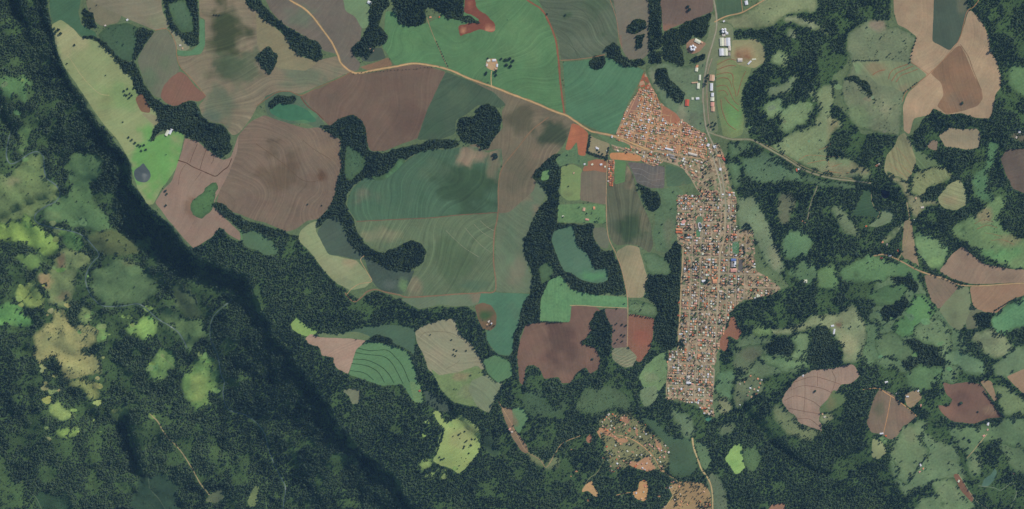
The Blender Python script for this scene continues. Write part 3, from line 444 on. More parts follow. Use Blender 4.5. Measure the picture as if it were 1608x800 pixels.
land('clearing', 'large light valley slope below the river', (108,142,82), '284,592 310,565 330,558 341,580 336,612 318,640 308,650 300,635 290,622', spots=[(310,610,16,20,(134,152,88),.7)], **V)
land('clearing', 'pale green glade in the south western forest', (134,156,92), '74,640 90,631 102,650 116,657 105,662 88,656', rough=1.5)
land('clearing', 'brightest lime glade in the south western forest', (146,174,92), '83,675 100,676 114,670 123,680 102,690 90,688', rough=1.2)
land('clearing', 'yellow hooked glade in the south western forest', (140,148,92), '98,600 125,598 148,602 150,626 141,631 130,612 108,606', rough=1.6, shrubs=.06)
land('clearing', 'faint glade near the valley ridge', (112,136,84), '172,648 186,642 195,640 190,656 178,664', rough=1.4, shrubs=.08)
land('clearing', 'dark smooth meadow at the bottom of the valley', (52,76,64), '218,752 240,745 272,760 280,790 290,860 195,860 205,780', rough=5, shrubs=.4)
land('clearing', 'dark green meadow at the bottom left corner', (52,78,62), '50,775 80,772 105,782 110,860 62,860', rough=4, shrubs=.4)
land('meadow', 'pale scrub patch near the foot of the dirt scar', (94,106,82), '318,790 330,776 346,770 350,784 338,794', rough=1, shrubs=.1)
land('meadow', 'pale scrub strip at the river in the far south', (108,124,84), '386,790 396,768 404,762 402,796 392,800', rough=1, shrubs=.1)
# --- flecks of open grass round the valley clearings
FR = random.Random(21)
for x0, x1, y0, y1, n, c in ((20, 70, 440, 500, 5, (136,158,92)), (60, 170, 480, 640, 18, (140,146,98)), (110, 240, 480, 540, 10, (120,152,90)), (225, 345, 540, 660, 14, (112,142,86)), (60, 200, 630, 700, 9, (132,150,92)), (30, 140, 330, 440, 9, (118,142,88)),
                             (5, 60, 100, 260, 6, (96,124,82)), (660, 740, 640, 760, 6, (136,158,96)), (1170, 1330, 130, 240, 8, (116,138,100)), (1330, 1420, 150, 210, 6, (124,132,102)), (1370, 1500, 470, 600, 8, (102,132,92))):
    for _ in range(n):
        ax, ay, r = FR.uniform(x0, x1), FR.uniform(y0, y1), FR.uniform(2.8, 8.0)
        q = [(ax + r * FR.uniform(.5, 1.5) * math.cos(a), ay + r * FR.uniform(.4, 1.1) * math.sin(a)) for a in np.arange(9) * .698]
        MAP.append(dict(kind='clearing', label='small fleck of open grass among the trees', col=calm(tuple(v + FR.uniform(-8, 8) for v in c), .08), pts=q, rough=.9, grow=0, shrubs=.05))
for _ in range(20):
    ax, ay, r = FR.uniform(895, 1062), FR.uniform(650, 790), FR.uniform(1.6, 4.2)
    q = [(ax + r * FR.uniform(.5, 1.8) * math.cos(a) + .4 * r * math.sin(a), ay + r * FR.uniform(.4, 1.1) * math.sin(a)) for a in np.arange(9) * .698]
    MAP.append(dict(kind='dirt_clearing', label='small patch of orange earth in the southern scrub', col=(168 + FR.uniform(-14, 14), 128, 100), pts=q, rough=.7, hamlet=True))
# --- town
land('town_ground', 'bare orange earth tip at the head of the triangular settlement', (162,92,70), '1012,111 1022,134 1028,146 1003,146 1001,138 1006,126')
land('town_ground', 'reddish house plots of the triangular settlement', (170,130,102), '1003,142 1026,140 1035,158 1040,163 1066,186 1092,202 1111,212 1110,246 1096,246 1060,240 1040,235 1000,236 968,226 968,208 985,168', spots=[(1056,180,12,9,(164,110,92),.7)])
land('bare_earth', 'bare red slope on the eastern flank of the settlement', (162,112,90), '1036,164 1046,169 1061,178 1070,189 1062,194 1048,192 1040,178', rough=.8)
land('bare_earth', 'bare reddish margin on the western flank of the settlement', (150,112,98), '1001,149 1004,158 999,172 989,180 981,188 986,172 993,160', rough=.6)
land('yard', 'walled yard with a border of trees', (144,134,108), '926,212 936,218 958,226 955,248 940,249 922,240 924,225', spots=[(938,238,10,6,(130,130,126),.6)])
land('bare_earth', 'raw red earth lots west of the walled yard', (164,104,80), '898,193 912,198 924,209 922,226 920,246 908,244 906,222 896,236 887,236 893,214', spots=[(902,206,7,8,(190,124,90),.8),(912,225,4,12,(160,98,78),.6)])
land('pasture', 'green ground under the raw red lots', (92,122,86), '888,237 897,236 905,224 908,244 922,248 924,262 912,260 898,256 878,262 872,250', trees=.02)
land('field', 'green lots along the settlement road', (98,124,90), '936,210 958,216 975,222 990,228 990,240 962,230')
land('bare_earth', 'orange earth works beside the settlement', (186,132,94), '957,240 975,240 992,240 1008,246 1006,254 990,253 958,250')
land('town_ground', 'house plots south of the settlement road', (162,130,102), '1006,243 1020,240 1036,248 1044,252 1040,256 1028,262 1016,258 1006,252')
land('town_ground', 'plots between the settlement and the town centre', (140,126,104), '960,228 1000,236 1040,236 1066,242 1112,246 1112,226 1128,224 1136,240 1140,262 1146,292 1100,306 1085,282 1072,264 1042,254 1008,244 962,236', spots=[(1022,246,8,6,(86,104,80),.7),(1085,255,24,10,(150,138,108),.6)])
land('town_ground', 'house plots of the main town', (142,130,108), '1063,308 1100,307 1090,288 1112,250 1128,228 1138,255 1146,290 1156,310 1157,360 1183,362 1187,425 1206,436 1228,454 1206,464 1165,473 1148,490 1140,510 1130,540 1127,560 1122,575 1120,640 1125,655 1110,652 1095,634 1060,629 1046,625 1048,580 1053,552 1064,548 1066,490 1072,400 1062,370', rough=1.8, spots=[(1170,375,14,14,(164,140,108),.8),(1172,412,12,20,(166,134,96),.7)])
land('town_ground', 'house row ground down the long street', (146,100,80), '954,252 966,250 964,290 957,294 954,280')
land('sports_pitch', 'green football pitch on the east side of town', (90,126,94), '1150,380 1161,380 1161,399 1150,399')
land('parking_lot', 'dark asphalt yard beside the sports hall', (104,100,100), '1160,408 1166,406 1167,426 1159,427')
land('sports_pitch', 'small green pitch inside the town', (92,132,98), '1093,361 1100,361 1099,373 1092,373')
land('grass_plot', 'small grass park inside the town', (96,118,92), '1094,340 1104,340 1103,352 1093,352')
land('pond', 'green pool at the southern end of town', (70,120,96), '1107,656 1114,654 1119,658 1114,663 1108,662')
land('pond', 'grey lined reservoir on the rim meadow', (78,88,88), '211,267 218,262 223,260 224,255 227,256 228,261 236,270 237,279 230,287 221,287 213,283 210,275', spots=[(230,278,6,5,(132,136,128),.8)])

# --- tracks and roads: (name, label, colour, width, line)
WAYS = []
def way(name, label, col, wd, pts): WAYS.append((name, label, col, wd, P(pts)))
RED, TAN, TAR = (146,104,80), (178,148,112), (140,138,122)
way('dirt_road', 'main tan dirt road across the plateau', (192,156,116), 2.0, '448,-12 455,0 475,12 490,25 505,45 520,65 530,85 536,100 552,113 565,115 590,110 625,104 650,100 675,103 705,110 740,125 775,137 800,147 840,162 870,175 890,182 905,192 925,205 935,208 968,215 1000,228 1020,236')
way('dirt_track', 'brown track from the road bend to the ringed hollow', (126,98,78), 1.4, '552,113 530,125 500,137 474,150 455,144 436,145 416,157 404,166')
way('dirt_track', 'brown bank edging the mauve field', (104,76,66), 1.8, '472,152 482,166 498,178 508,188')
way('dirt_road', 'red road between the two green crop fields', (142,92,74), 1.8, '820,-12 828,0 850,15 862,35 873,65 877,95 880,130 886,178')
way('dirt_track', 'reddish headland track to the groves', (150,112,90), 1.0, '880,95 900,94 925,91 950,86')
way('dirt_track', 'thin track beside the fallow field', (150,110,90), .7, '958,0 968,30 972,60 977,76')
way('dirt_track', 'tree lined lane through the bright green field', (150,124,98), 1.0, '670,28 680,55 693,85 703,107')
way('dirt_track', 'short lane to the farm compound', (196,164,120), 1.3, '772,137 771,122 772,112')
way('dirt_track', 'lane past the small russet field', (146,110,86), 1.1, '243,48 262,46 275,66 278,90 284,106 305,128 323,151')
way('dirt_track', 'long red brown track round the striped field', (134,108,88), 1.25, '862,184 835,205 815,230 790,262 783,290 782,335 776,370 775,410 778,455 756,460 720,462 680,465 640,467 625,463 605,459 590,455 577,458 567,468 556,474 545,465 542,460')
way('dirt_track', 'brown headland between the two great green fields', (112,88,74), 1.3, '560,348 600,346 640,344 680,342 720,338 782,334')
way('dirt_track', 'tan lane along the marsh', (182,150,116), .9, '545,462 553,453 565,446 578,444 584,441 575,425 566,408 572,402')
way('dirt_track', 'long straight street west of the town', (164,136,110), 1.2, '955,235 953,265 952,320 955,370 968,400 978,430 985,465 986,490 985,545')
way('dirt_track', 'pale loop track beside the fresh green pasture', (172,150,116), 1.0, '895,480 915,480 940,482 985,484')
way('road', 'asphalt highway passing the warehouses', (150,146,128), 1.9, '1119,-12 1121,0 1125,25 1125,45 1120,65 1112,92 1106,125 1104,150 1106,180 1109,200 1114,215 1122,232 1129,250 1136,290 1140,330 1138,370')
way('road', 'service road beside the highway', (150,138,120), 1.4, '1118,92 1112,112 1110,140 1112,180 1116,206')
way('road', 'asphalt road curving east from the junction', (142,140,116), 1.8, '1113,208 1130,214 1150,219 1180,220 1205,233 1235,250 1265,268 1300,279 1345,285 1368,288')
way('road', 'thin old road beside the curving asphalt road', (138,128,104), .8, '1200,226 1235,246 1262,262 1300,275 1340,281')
way('dirt_road', 'tan lane running north east from the warehouses', (182,150,114), 1.3, '1122,35 1140,26 1165,20 1185,9 1200,0 1215,-12')
way('dirt_track', 'short lane to the northern shed', (176,140,108), .9, '1166,20 1165,8 1163,-8')
way('dirt_track', 'brown track round the tan harvested field', (150,108,84), 1.0, '1540,-4 1530,10 1518,20 1509,55 1500,72 1478,98 1458,117 1440,132 1422,146 1417,160')
way('dirt_track', 'short brown track through the terraced field', (150,110,86), .8, '1458,117 1443,106 1428,97')
way('dirt_track', 'curved bank inside the tan field', (116,92,72), 1.0, '1508,70 1520,88 1528,110 1536,130 1541,142')
way('dirt_road', 'orange tan lane curving through the eastern brown fields', (176,146,114), 1.4, '1372,402 1390,400 1410,408 1440,424 1462,432 1482,438 1510,448 1540,449 1575,447 1608,445 1660,445')
way('dirt_road', 'lane climbing past the orchard farm', (156,142,112), 1.0, '1424,318 1428,345 1424,372 1416,398 1410,408')
way('dirt_track', 'orange lane along the brown field', (190,146,104), 1.1, '1355,612 1378,610 1392,618 1408,628 1424,640 1440,654')
way('dirt_track', 'orange lane down the middle of the brown field', (178,134,98), .9, '1399,622 1394,650 1387,681')
way('dirt_track', 'tan farm track across the wide green pasture', (170,150,116), .9, '1550,682 1535,700 1518,720')
way('dirt_track', 'pale lane at the south eastern corner', (150,150,120), 1.0, '1505,745 1518,765 1530,784 1548,798 1556,812')
way('dirt_track', 'grey woodland path in the south eastern corner', (120,132,114), .8, '1536,763 1560,766 1572,770 1590,758 1596,775 1590,790 1584,810')
way('dirt_track', 'pale woodland scar running down the valley side', (152,138,108), 1.6, '233,652 245,664 252,676 262,690 270,698 282,712 291,725 302,743 312,762 326,780')
way('dirt_track', 'straight lane through the eastern forest', (120,118,104), 1.4, '1284,292 1277,310 1272,325 1268,345')
way('dirt_track', 'thin lane from the orchard', (140,126,100), .8, '1369,294 1369,315 1375,328 1382,334 1378,342')
way('dirt_road', 'tan road leaving the town to the south', (184,164,122), 1.7, '1087,688 1090,705 1097,725 1102,738 1112,752 1118,770 1119,800 1118,830')
way('dirt_track', 'tan lane between hamlet and southern road', (180,156,116), 1.1, '1038,738 1052,748 1064,757 1058,776 1046,796 1040,812')
way('dirt_track', 'hamlet lane climbing to the orange clearing', (190,146,110), 1.2, '968,683 985,687 1004,697 1025,716 1038,738')
way('dirt_track', 'narrow path through the southern woods', (122,124,106), .6, '963,730 968,742 972,758 977,780 986,805')
way('dirt_track', 'orange path between two bare clearings', (180,140,104), .9, '968,778 980,775 1000,772 1012,768')
way('dirt_track', 'winding pale path to the bare orange patch', (140,132,106), .6, '950,722 938,742 925,752 916,768')
way('dirt_track', 'pale track along the southern bare fields', (168,138,108), .9, '782,630 800,660 812,684 826,708 848,722 858,734 872,712 884,696 912,684')
way('stream', 'pale winding valley river', (88,104,102), 1.7, '17,198 10,225 8,245 14,257 28,252 42,242 56,238 66,246 68,270 74,282 86,291 92,302 86,315 66,326 52,338 56,350 82,358 112,364 130,372 148,392 153,402 141,414 132,434 134,452 144,470 160,481 190,481 214,478 230,488 246,502 266,514 280,526 292,548')
way('stream', 'shaded creek under the escarpment forest', (88,104,102), 1.6, '364,470 340,490 330,505 328,530 332,542 340,560 345,590 350,602 348,620 356,644 384,654 402,667 414,684 420,708 434,742 446,766 444,790 440,820')
way('dirt_track', 'pale path in the bottom left forest', (98,110,88), .8, '0,735 20,752 38,768 52,785 62,805')
way('dirt_track', 'thin pale path down the valley meadow', (92,106,88), .7, '224,700 229,725 230,752 232,770 245,785 258,805')
way('dirt_track', 'pale line through the western valley woods', (84,100,82), .7, '418,740 418,765 416,800')
way('dirt_track', 'pale path over the rim meadow', (168,160,120), .8, '105,86 115,100 130,122 145,138 158,148 172,150')
way('dirt_track', 'tan hedge path along the valley pasture', (134,142,104), .6, '252,562 262,570 272,578')
way('dirt_track', 'track beside the hilltop pasture', (140,156,108), .6, '697,668 690,690 680,725')
way('ditch', 'dark erosion ditch across the tan bare field', (84,62,52), 1.3, '279,252 292,256 302,262 318,269 330,274 339,277 350,268 358,262 364,249')
way('ditch', 'short erosion channel above the dark ditch', (104,80,68), .8, '310,226 304,240 298,256')
way('ditch', 'thin erosion channel above the dark ditch', (104,80,68), .9, '324,234 318,252 314,266')
way('ditch', 'hooked erosion channel above the dark ditch', (104,80,68), .7, '334,240 335,252 331,258')
way('ditch', 'long erosion channel running down the tan bare field', (112,88,74), .7, '296,252 284,270 280,290')
way('ditch', 'lower erosion channel of the tan bare field', (112,88,74), .6, '316,270 308,282 306,284')
way('dirt_track', 'tractor line across the great brown hill', (100,82,68), .9, '402,226 425,242 448,260 470,280 485,286 500,284')
way('dirt_track', 'upper tractor line of the great brown hill', (104,86,72), .7, '475,220 495,236 520,251')
# town streets
way('street', 'street of the settlement running into the town', (170,140,112), 1.5, '935,208 968,217 1000,232 1040,240 1080,247 1110,250')
way('street', 'pale street along the settlement plots', (162,146,122), 1.5, '960,228 985,236 1010,244 1042,252 1068,262 1082,274 1094,296 1108,312')
way('street', 'light dirt street along the western edge of the town', (182,156,124), 1.6, '1073,383 1072,410 1070,440 1069,470 1067,510 1065,548')
way('street', 'pale lane at the lower western edge of the town', (158,142,118), 1.3, '1051,550 1050,575 1047,600 1046,626')
way('street', 'main avenue of the town', (170,154,128), 2.0, '1138,330 1138,370 1131,400 1130,430 1128,470 1126,500')
way('street', 'avenue curving round the east of the town centre', (158,152,134), 1.8, '1118,240 1124,262 1131,290 1134,320')
TOWN_COLS = [1088, 1102, 1117, 1131, 1146, 1159, 1172]
TOWN_ROWS = [318, 333, 349, 365, 381, 403, 429, 449, 470, 490, 511, 531, 552, 572, 590, 607, 625]
SLANT = -0.046

for m in MAP:
    m.setdefault('rough', 1.9 if m['kind'] == 'wood' else .4)
    if m['kind'] == 'pasture' and np.mean([q[0] for q in m['pts']]) > 1130:
        m['rough'] = max(m['rough'], 2.6); m['shrubs'] = max(m.get('shrubs', 0), .025)
    if m['kind'] == 'clearing': m['rough'] = max(m['rough'] * 1.5, 2.6 if 'grow' not in m else 1.2)

# ------------------------------------------------------------------ node helpers
def new_mat(name, rough=.9, spec=.15):
    m = bpy.data.materials.new(name); m.use_nodes = True
    t = m.node_tree; b = t.nodes['Principled BSDF']
    b.inputs['Roughness'].default_value = rough
    b.inputs['Specular IOR Level'].default_value = spec
    return m, t, b
def N(t, typ, **k):
    n = t.nodes.new(typ)
    for a, v in k.items(): setattr(n, a, v)
    return n
def math_(t, op, a, b=None, c=None):
    n = N(t, 'ShaderNodeMath', operation=op)
    for i, v in enumerate((a, b, c)):
        if v is None: continue
        if isinstance(v, (int, float)): n.inputs[i].default_value = v
        else: t.links.new(v, n.inputs[i])
    return n.outputs[0]
def noise(t, vec, scale, detail=4, rough=.55, dims='3D'):
    n = N(t, 'ShaderNodeTexNoise', noise_dimensions=dims)
    n.inputs['Scale'].default_value = scale
    n.inputs['Detail'].default_value = detail
    n.inputs['Roughness'].default_value = rough
    if dims == '1D': t.links.new(vec, n.inputs['W'])
    elif vec is not None: t.links.new(vec, n.inputs['Vector'])
    return n.outputs['Fac']
def vscale(t, colr, f):
    n = N(t, 'ShaderNodeVectorMath', operation='SCALE')
    t.links.new(colr, n.inputs[0]); t.links.new(f, n.inputs['Scale'])
    return n.outputs[0]
def mixc(t, fac, a, b, mode='MIX'):
    n = N(t, 'ShaderNodeMix', data_type='RGBA', blend_type=mode)
    if isinstance(fac, (int, float)): n.inputs[0].default_value = fac
    else: t.links.new(fac, n.inputs[0])
    for i, v in ((6, a), (7, b)):
        if isinstance(v, (tuple, list, np.ndarray)): n.inputs[i].default_value = (*[float(q) for q in v[:3]], 1)
        else: t.links.new(v, n.inputs[i])
    return n.outputs[2]

def land_material(name, fine=.20, broad=.26, mottled=0.0):
    m, t, b = new_mat(name)
    pos = N(t, 'ShaderNodeNewGeometry').outputs['Position']
    cov = N(t, 'ShaderNodeAttribute', attribute_name='cover').outputs['Color']
    fu = N(t, 'ShaderNodeAttribute', attribute_name='furrow')
    wp = N(t, 'ShaderNodeAttribute', attribute_name='warp').outputs['Fac']
    sep = N(t, 'ShaderNodeSeparateXYZ'); t.links.new(pos, sep.inputs[0])
    fs = N(t, 'ShaderNodeSeparateXYZ'); t.links.new(fu.outputs['Vector'], fs.inputs[0])
    u = math_(t, 'ADD', math_(t, 'MULTIPLY', sep.outputs[0], fs.outputs[0]), math_(t, 'MULTIPLY', sep.outputs[1], fs.outputs[1]))
    bend = noise(t, pos, 1 / 520, 1.5, .4)
    v = math_(t, 'ADD', u, math_(t, 'MULTIPLY', math_(t, 'MULTIPLY', bend, wp), 14.0))
    stripe = noise(t, v, 1.3, 2.5, .75, '1D')
    line = math_(t, 'POWER', math_(t, 'ABSOLUTE', math_(t, 'SINE', math_(t, 'MULTIPLY', v, 2.0))), 14.0)
    gate = noise(t, pos, 1 / 170, 2, .5)
    amp = fs.outputs[2]
    f1 = math_(t, 'MULTIPLY', math_(t, 'SUBTRACT', stripe, .5), math_(t, 'MULTIPLY', amp, 6.0))
    f1 = math_(t, 'ADD', f1, math_(t, 'MULTIPLY', math_(t, 'SUBTRACT', noise(t, v, 4.6, 1.5, .6, '1D'), .5), .22))
    f2 = math_(t, 'MULTIPLY', math_(t, 'MULTIPLY', line, amp), math_(t, 'MULTIPLY', math_(t, 'SUBTRACT', gate, .44), 9.0))
    n1 = math_(t, 'MULTIPLY', math_(t, 'SUBTRACT', noise(t, pos, 1 / 130, 6, .6), .5), broad * 2)
    n2 = math_(t, 'ADD', math_(t, 'MULTIPLY', math_(t, 'SUBTRACT', noise(t, pos, 1 / 11, 3, .6), .5), fine * 2), math_(t, 'MULTIPLY', math_(t, 'SUBTRACT', noise(t, pos, 1 / 420, 4, .6), .5), broad * 1.8))
    tot = math_(t, 'ADD', math_(t, 'ADD', 1.0, math_(t, 'ADD', f1, f2)), math_(t, 'ADD', n1, n2))
    c = vscale(t, cov, tot)
    hue = noise(t, pos, 1 / 75, 5, .65)
    ramp = N(t, 'ShaderNodeMapRange'); t.links.new(hue, ramp.inputs[0])
    ramp.inputs[1].default_value = .35; ramp.inputs[2].default_value = .65
    c = mixc(t, 1.0, c, mixc(t, ramp.outputs[0], (1.04, .99, .89), (.97, 1.02, .91)), 'MULTIPLY')
    if mottled:
        vo = N(t, 'ShaderNodeTexVoronoi'); vo.inputs['Scale'].default_value = 1 / 13
        t.links.new(pos, vo.inputs['Vector'])
        hs = N(t, 'ShaderNodeSeparateColor'); t.links.new(vo.outputs['Color'], hs.inputs[0])
        gr = math_(t, 'GREATER_THAN', hs.outputs[0], .68)
        c = mixc(t, math_(t, 'MULTIPLY', gr, mottled), c, alb((88, 112, 78)))
        br = math_(t, 'GREATER_THAN', hs.outputs[1], .72)
        c = mixc(t, math_(t, 'MULTIPLY', br, mottled * .8), c, alb((190, 160, 130)))
        dk = math_(t, 'GREATER_THAN', hs.outputs[2], .78)
        c = mixc(t, math_(t, 'MULTIPLY', dk, mottled * .8), c, alb((112, 92, 76)))
    t.links.new(c, b.inputs['Base Color'])
    return m
M_LAND = land_material('farmland')
M_WILD = land_material('rough_grass', .42, .34)
M_TOWN = land_material('house_plots', .3, .2, .75)
M_TRACK = land_material('packed_earth', .22, .22)
M_FLOOR = land_material('forest_floor', .5, .3)
def water_material(name):
    m, t, b = new_mat(name, .35, .3)
    pos = N(t, 'ShaderNodeNewGeometry').outputs['Position']
    cov = N(t, 'ShaderNodeAttribute', attribute_name='cover').outputs['Color']
    n = noise(t, pos, 1 / 30, 4)
    t.links.new(vscale(t, cov, math_(t, 'ADD', .7, math_(t, 'MULTIPLY', n, .6))), b.inputs['Base Color'])
    bp = N(t, 'ShaderNodeBump'); bp.inputs['Strength'].default_value = .2
    t.links.new(noise(t, pos, 1 / 3, 3), bp.inputs['Height']); t.links.new(bp.outputs[0], b.inputs['Normal'])
    return m
M_WATER = water_material('still_water')
MATS = dict(wood=M_FLOOR, pasture=M_WILD, clearing=M_WILD, marsh=M_WILD, town_ground=M_TOWN, yard=M_TRACK, dirt_clearing=M_TRACK, pond=M_WATER,
            meadow=M_LAND, street=M_TRACK, road=M_TRACK, dirt_road=M_TRACK, dirt_track=M_TRACK, ditch=M_TRACK, stream=M_WATER)

# ------------------------------------------------------------------ ground: one sheet cut along every outline
def outline(pts, amp, seed, grow=0.0):
    out = []
    n = len(pts)
    for i in range(n):
        a, b = pts[i], pts[(i + 1) % n]
        L = math.hypot(b[0] - a[0], b[1] - a[1]); k = max(1, int(L / 2.6))
        for j in range(k): out.append((a[0] + (b[0] - a[0]) * j / k, a[1] + (b[1] - a[1]) * j / k))
    q = np.array(out)
    # round the corners a little, then roughen
    for _ in range(2): q = .25 * np.roll(q, 1, 0) + .5 * q + .25 * np.roll(q, -1, 0)
    if grow:
        ar = np.sum(q[:, 0] * np.roll(q[:, 1], -1) - np.roll(q[:, 0], -1) * q[:, 1])
        tg = np.roll(q, -2, 0) - np.roll(q, 2, 0); tg /= np.hypot(tg[:, 0], tg[:, 1])[:, None] + 1e-9
        q = q + np.stack([tg[:, 1], -tg[:, 0]], 1) * (grow if ar > 0 else -grow)
    x, y = q[:, 0].copy(), q[:, 1].copy()
    sc = 9 if amp < 2 else 13
    q[:, 0] += amp * fbm(x / sc, y / sc, 4, seed); q[:, 1] += amp * fbm(x / sc + 77, y / sc, 4, seed + 3)
    return q
def curve(pts, step=3.0):
    p = np.array(pts, float)
    p = np.vstack([2 * p[0] - p[1], p, 2 * p[-1] - p[-2]])
    out = []
    for i in range(1, len(p) - 2):
        L = np.hypot(*(p[i + 1] - p[i])); k = max(2, int(L / step))
        for j in range(k):
            t = j / k
            out.append(.5 * ((2 * p[i]) + (-p[i - 1] + p[i + 1]) * t + (2 * p[i - 1] - 5 * p[i] + 4 * p[i + 1] - p[i + 2]) * t * t + (-p[i - 1] + 3 * p[i] - 3 * p[i + 1] + p[i + 2]) * t ** 3))
    out.append(p[-2])
    return np.array(out)
def ribbon(q, wd, seed):
    d = np.gradient(q, axis=0); d /= np.hypot(d[:, 0], d[:, 1])[:, None] + 1e-9
    nrm = np.stack([-d[:, 1], d[:, 0]], 1)
    w1 = wd / 2 * (1 + .34 * fbm(q[:, 0] / 6, q[:, 1] / 6, 3, seed)); w2 = wd / 2 * (1 + .34 * fbm(q[:, 0] / 6 + 50, q[:, 1] / 6, 3, seed))
    return np.vstack([q + nrm * w1[:, None], (q - nrm * w2[:, None])[::-1]])
def inside(poly, x, y):
    r = np.zeros(x.shape, bool)
    n = len(poly); j = n - 1
    for i in range(n):
        xi, yi = poly[i]; xj, yj = poly[j]
        if yi != yj:
            c = ((yi > y) != (yj > y)) & (x < (xj - xi) * (y - yi) / (yj - yi) + xi)
            r ^= c
        j = i
    return r

for i, m in enumerate(MAP): m['out'] = outline(m['pts'], m['rough'], i, m.get('grow', 3.0) if m['kind'] == 'clearing' else 0)
TOWN_IDX = [i for i, m in enumerate(MAP) if m['label'] == 'house plots of the main town'][0]
town_poly = MAP[TOWN_IDX]['out']
ORD = ['first', 'second', 'third', 'fourth', 'fifth', 'sixth', 'seventh', 'eighth', 'ninth', 'tenth', 'eleventh', 'twelfth', 'thirteenth', 'fourteenth', 'fifteenth', 'sixteenth', 'seventeenth', 'eighteenth']
blocked = [m['out'] for m in MAP if m['kind'] in ('sports_pitch', 'parking_lot', 'grass_plot')]
def town_runs(pt):
    runs, cur = [], []
    for q in pt:
        x = np.array([q[0]]); y = np.array([q[1]])
        ok = inside(town_poly, x, y)[0] and not any(inside(bk, x, y)[0] for bk in blocked)
        if ok: cur.append(q)
        else:
            if len(cur) > 3: runs.append(cur)
            cur = []
    if len(cur) > 3: runs.append(cur)
    return runs
for k, x0 in enumerate(TOWN_COLS):
    for r in town_runs([(x0 + SLANT * (y - 380), y) for y in np.arange(316, 640, 3.0)]):
        WAYS.append(('street', '%s lengthwise street of the town from the west' % ORD[k], (166, 150, 132), 1.15, r))
for k, y0 in enumerate(TOWN_ROWS):
    for r in town_runs([(x, y0 + .03 * (x - 1100)) for x in np.arange(1045, 1236, 3.0)]):
        WAYS.append(('street', '%s cross street of the town from the north' % ORD[k], (166, 148, 128), 1.1, r))
for k, (a, b) in enumerate([((1000, 150), (972, 206)), ((1013, 148), (992, 226)), ((1027, 152), (1012, 236)), ((1040, 168), (1030, 236)), ((1054, 180), (1048, 240)), ((1070, 194), (1066, 246)), ((1090, 204), (1086, 248)),
                            ((984, 172), (1052, 182)), ((976, 190), (1074, 202)), ((970, 206), (1098, 220)), ((972, 216), (1106, 234))]):
    WAYS.append(('street', '%s dirt street of the triangular settlement' % ORD[k], (186, 146, 112), .9, [a, ((a[0] + b[0]) / 2 + .6, (a[1] + b[1]) / 2 + .5), b]))
WAYLINES = []
for nm, lab, c_, wd, pts in [w_ for w_ in WAYS if w_[0] in ('dirt_road', 'road') or 'red brown' in w_[1]]:
    WAYS.insert(0, ('road_verge', 'worn verge of the ' + lab, tuple(int(.42 * a + .58 * b) for a, b in zip(c_, (104, 96, 76))), wd * 1.8, pts))
CUTS = [m['out'] for m in MAP]
for i, wv in enumerate(WAYS):
    q = curve(wv[4]); WAYLINES.append(q)
    CUTS.append(ribbon(q, wv[3], 500 + i))

V2 = []
def grid(x0, x1, y0, y1, st, hole=None):
    gx, gy = np.meshgrid(np.arange(x0, x1 + .1, st), np.arange(y0, y1 + .1, st))
    g = np.stack([gx.ravel(), gy.ravel()], 1)
    g += RNG.uniform(-.25, .25, g.shape) * st
    if hole: g = g[~((g[:, 0] > hole[0]) & (g[:, 0] < hole[1]) & (g[:, 1] > hole[2]) & (g[:, 1] < hole[3]))]
    return g
g1 = grid(-90, 1700, -90, 890, 6)
g0 = grid(0, 720, -90, 890, 3)
dcr, _ = polyline_dist(g0[:, 0], g0[:, 1], CREST)
g0 = g0[(dcr > -34) & (dcr < 10)]
allp = np.vstack([g1, g0, grid(-900, 2500, -900, 1700, 60, (-95, 1705, -95, 895)), grid(-9000, 10600, -9000, 9800, 900, (-930, 2530, -930, 1730))])
verts2 = [Vector(p) for p in allp]
faces2 = []  # outline edges
for c in CUTS:
    b = len(verts2); verts2 += [Vector((float(p[0]), float(p[1]))) for p in c]
    n_ = len(verts2)
    faces2 += [(j, j + 1 if j + 1 < n_ else b) for j in range(b, n_)]
cv, ce, cf, ov, oe, of = delaunay_2d_cdt(verts2, faces2, [], 0, 1e-5)
CV = np.array([(v[0], v[1]) for v in cv])
CF = np.array(cf)
CEN = CV[CF].mean(axis=1)
top = np.full(len(CF), -1)
for i, c in enumerate(CUTS):
    k = np.nonzero((CEN[:, 0] > c[:, 0].min()) & (CEN[:, 0] < c[:, 0].max()) & (CEN[:, 1] > c[:, 1].min()) & (CEN[:, 1] < c[:, 1].max()))[0]
    if len(k): top[k[inside(c, CEN[k, 0], CEN[k, 1])]] = i
CZ = terrain(CV[:, 0], CV[:, 1])
far = np.maximum(np.maximum(-90 - CV[:, 0], CV[:, 0] - 1700), np.maximum(-90 - CV[:, 1], CV[:, 1] - 890))
W3 = np.stack([mx(CV[:, 0]), my(CV[:, 1]), CZ], 1)
# normals of the whole sheet, so that pieces meet without a seam
e1 = W3[CF[:, 1]] - W3[CF[:, 0]]; e2 = W3[CF[:, 2]] - W3[CF[:, 0]]
fnm = np.cross(e1, e2)
flip = fnm[:, 2] < 0
CF[flip] = CF[flip][:, ::-1]; fnm[flip] *= -1
VN = np.zeros_like(W3)
for k in range(3): np.add.at(VN, CF[:, k], fnm)
VN /= np.linalg.norm(VN, axis=1)[:, None] + 1e-12

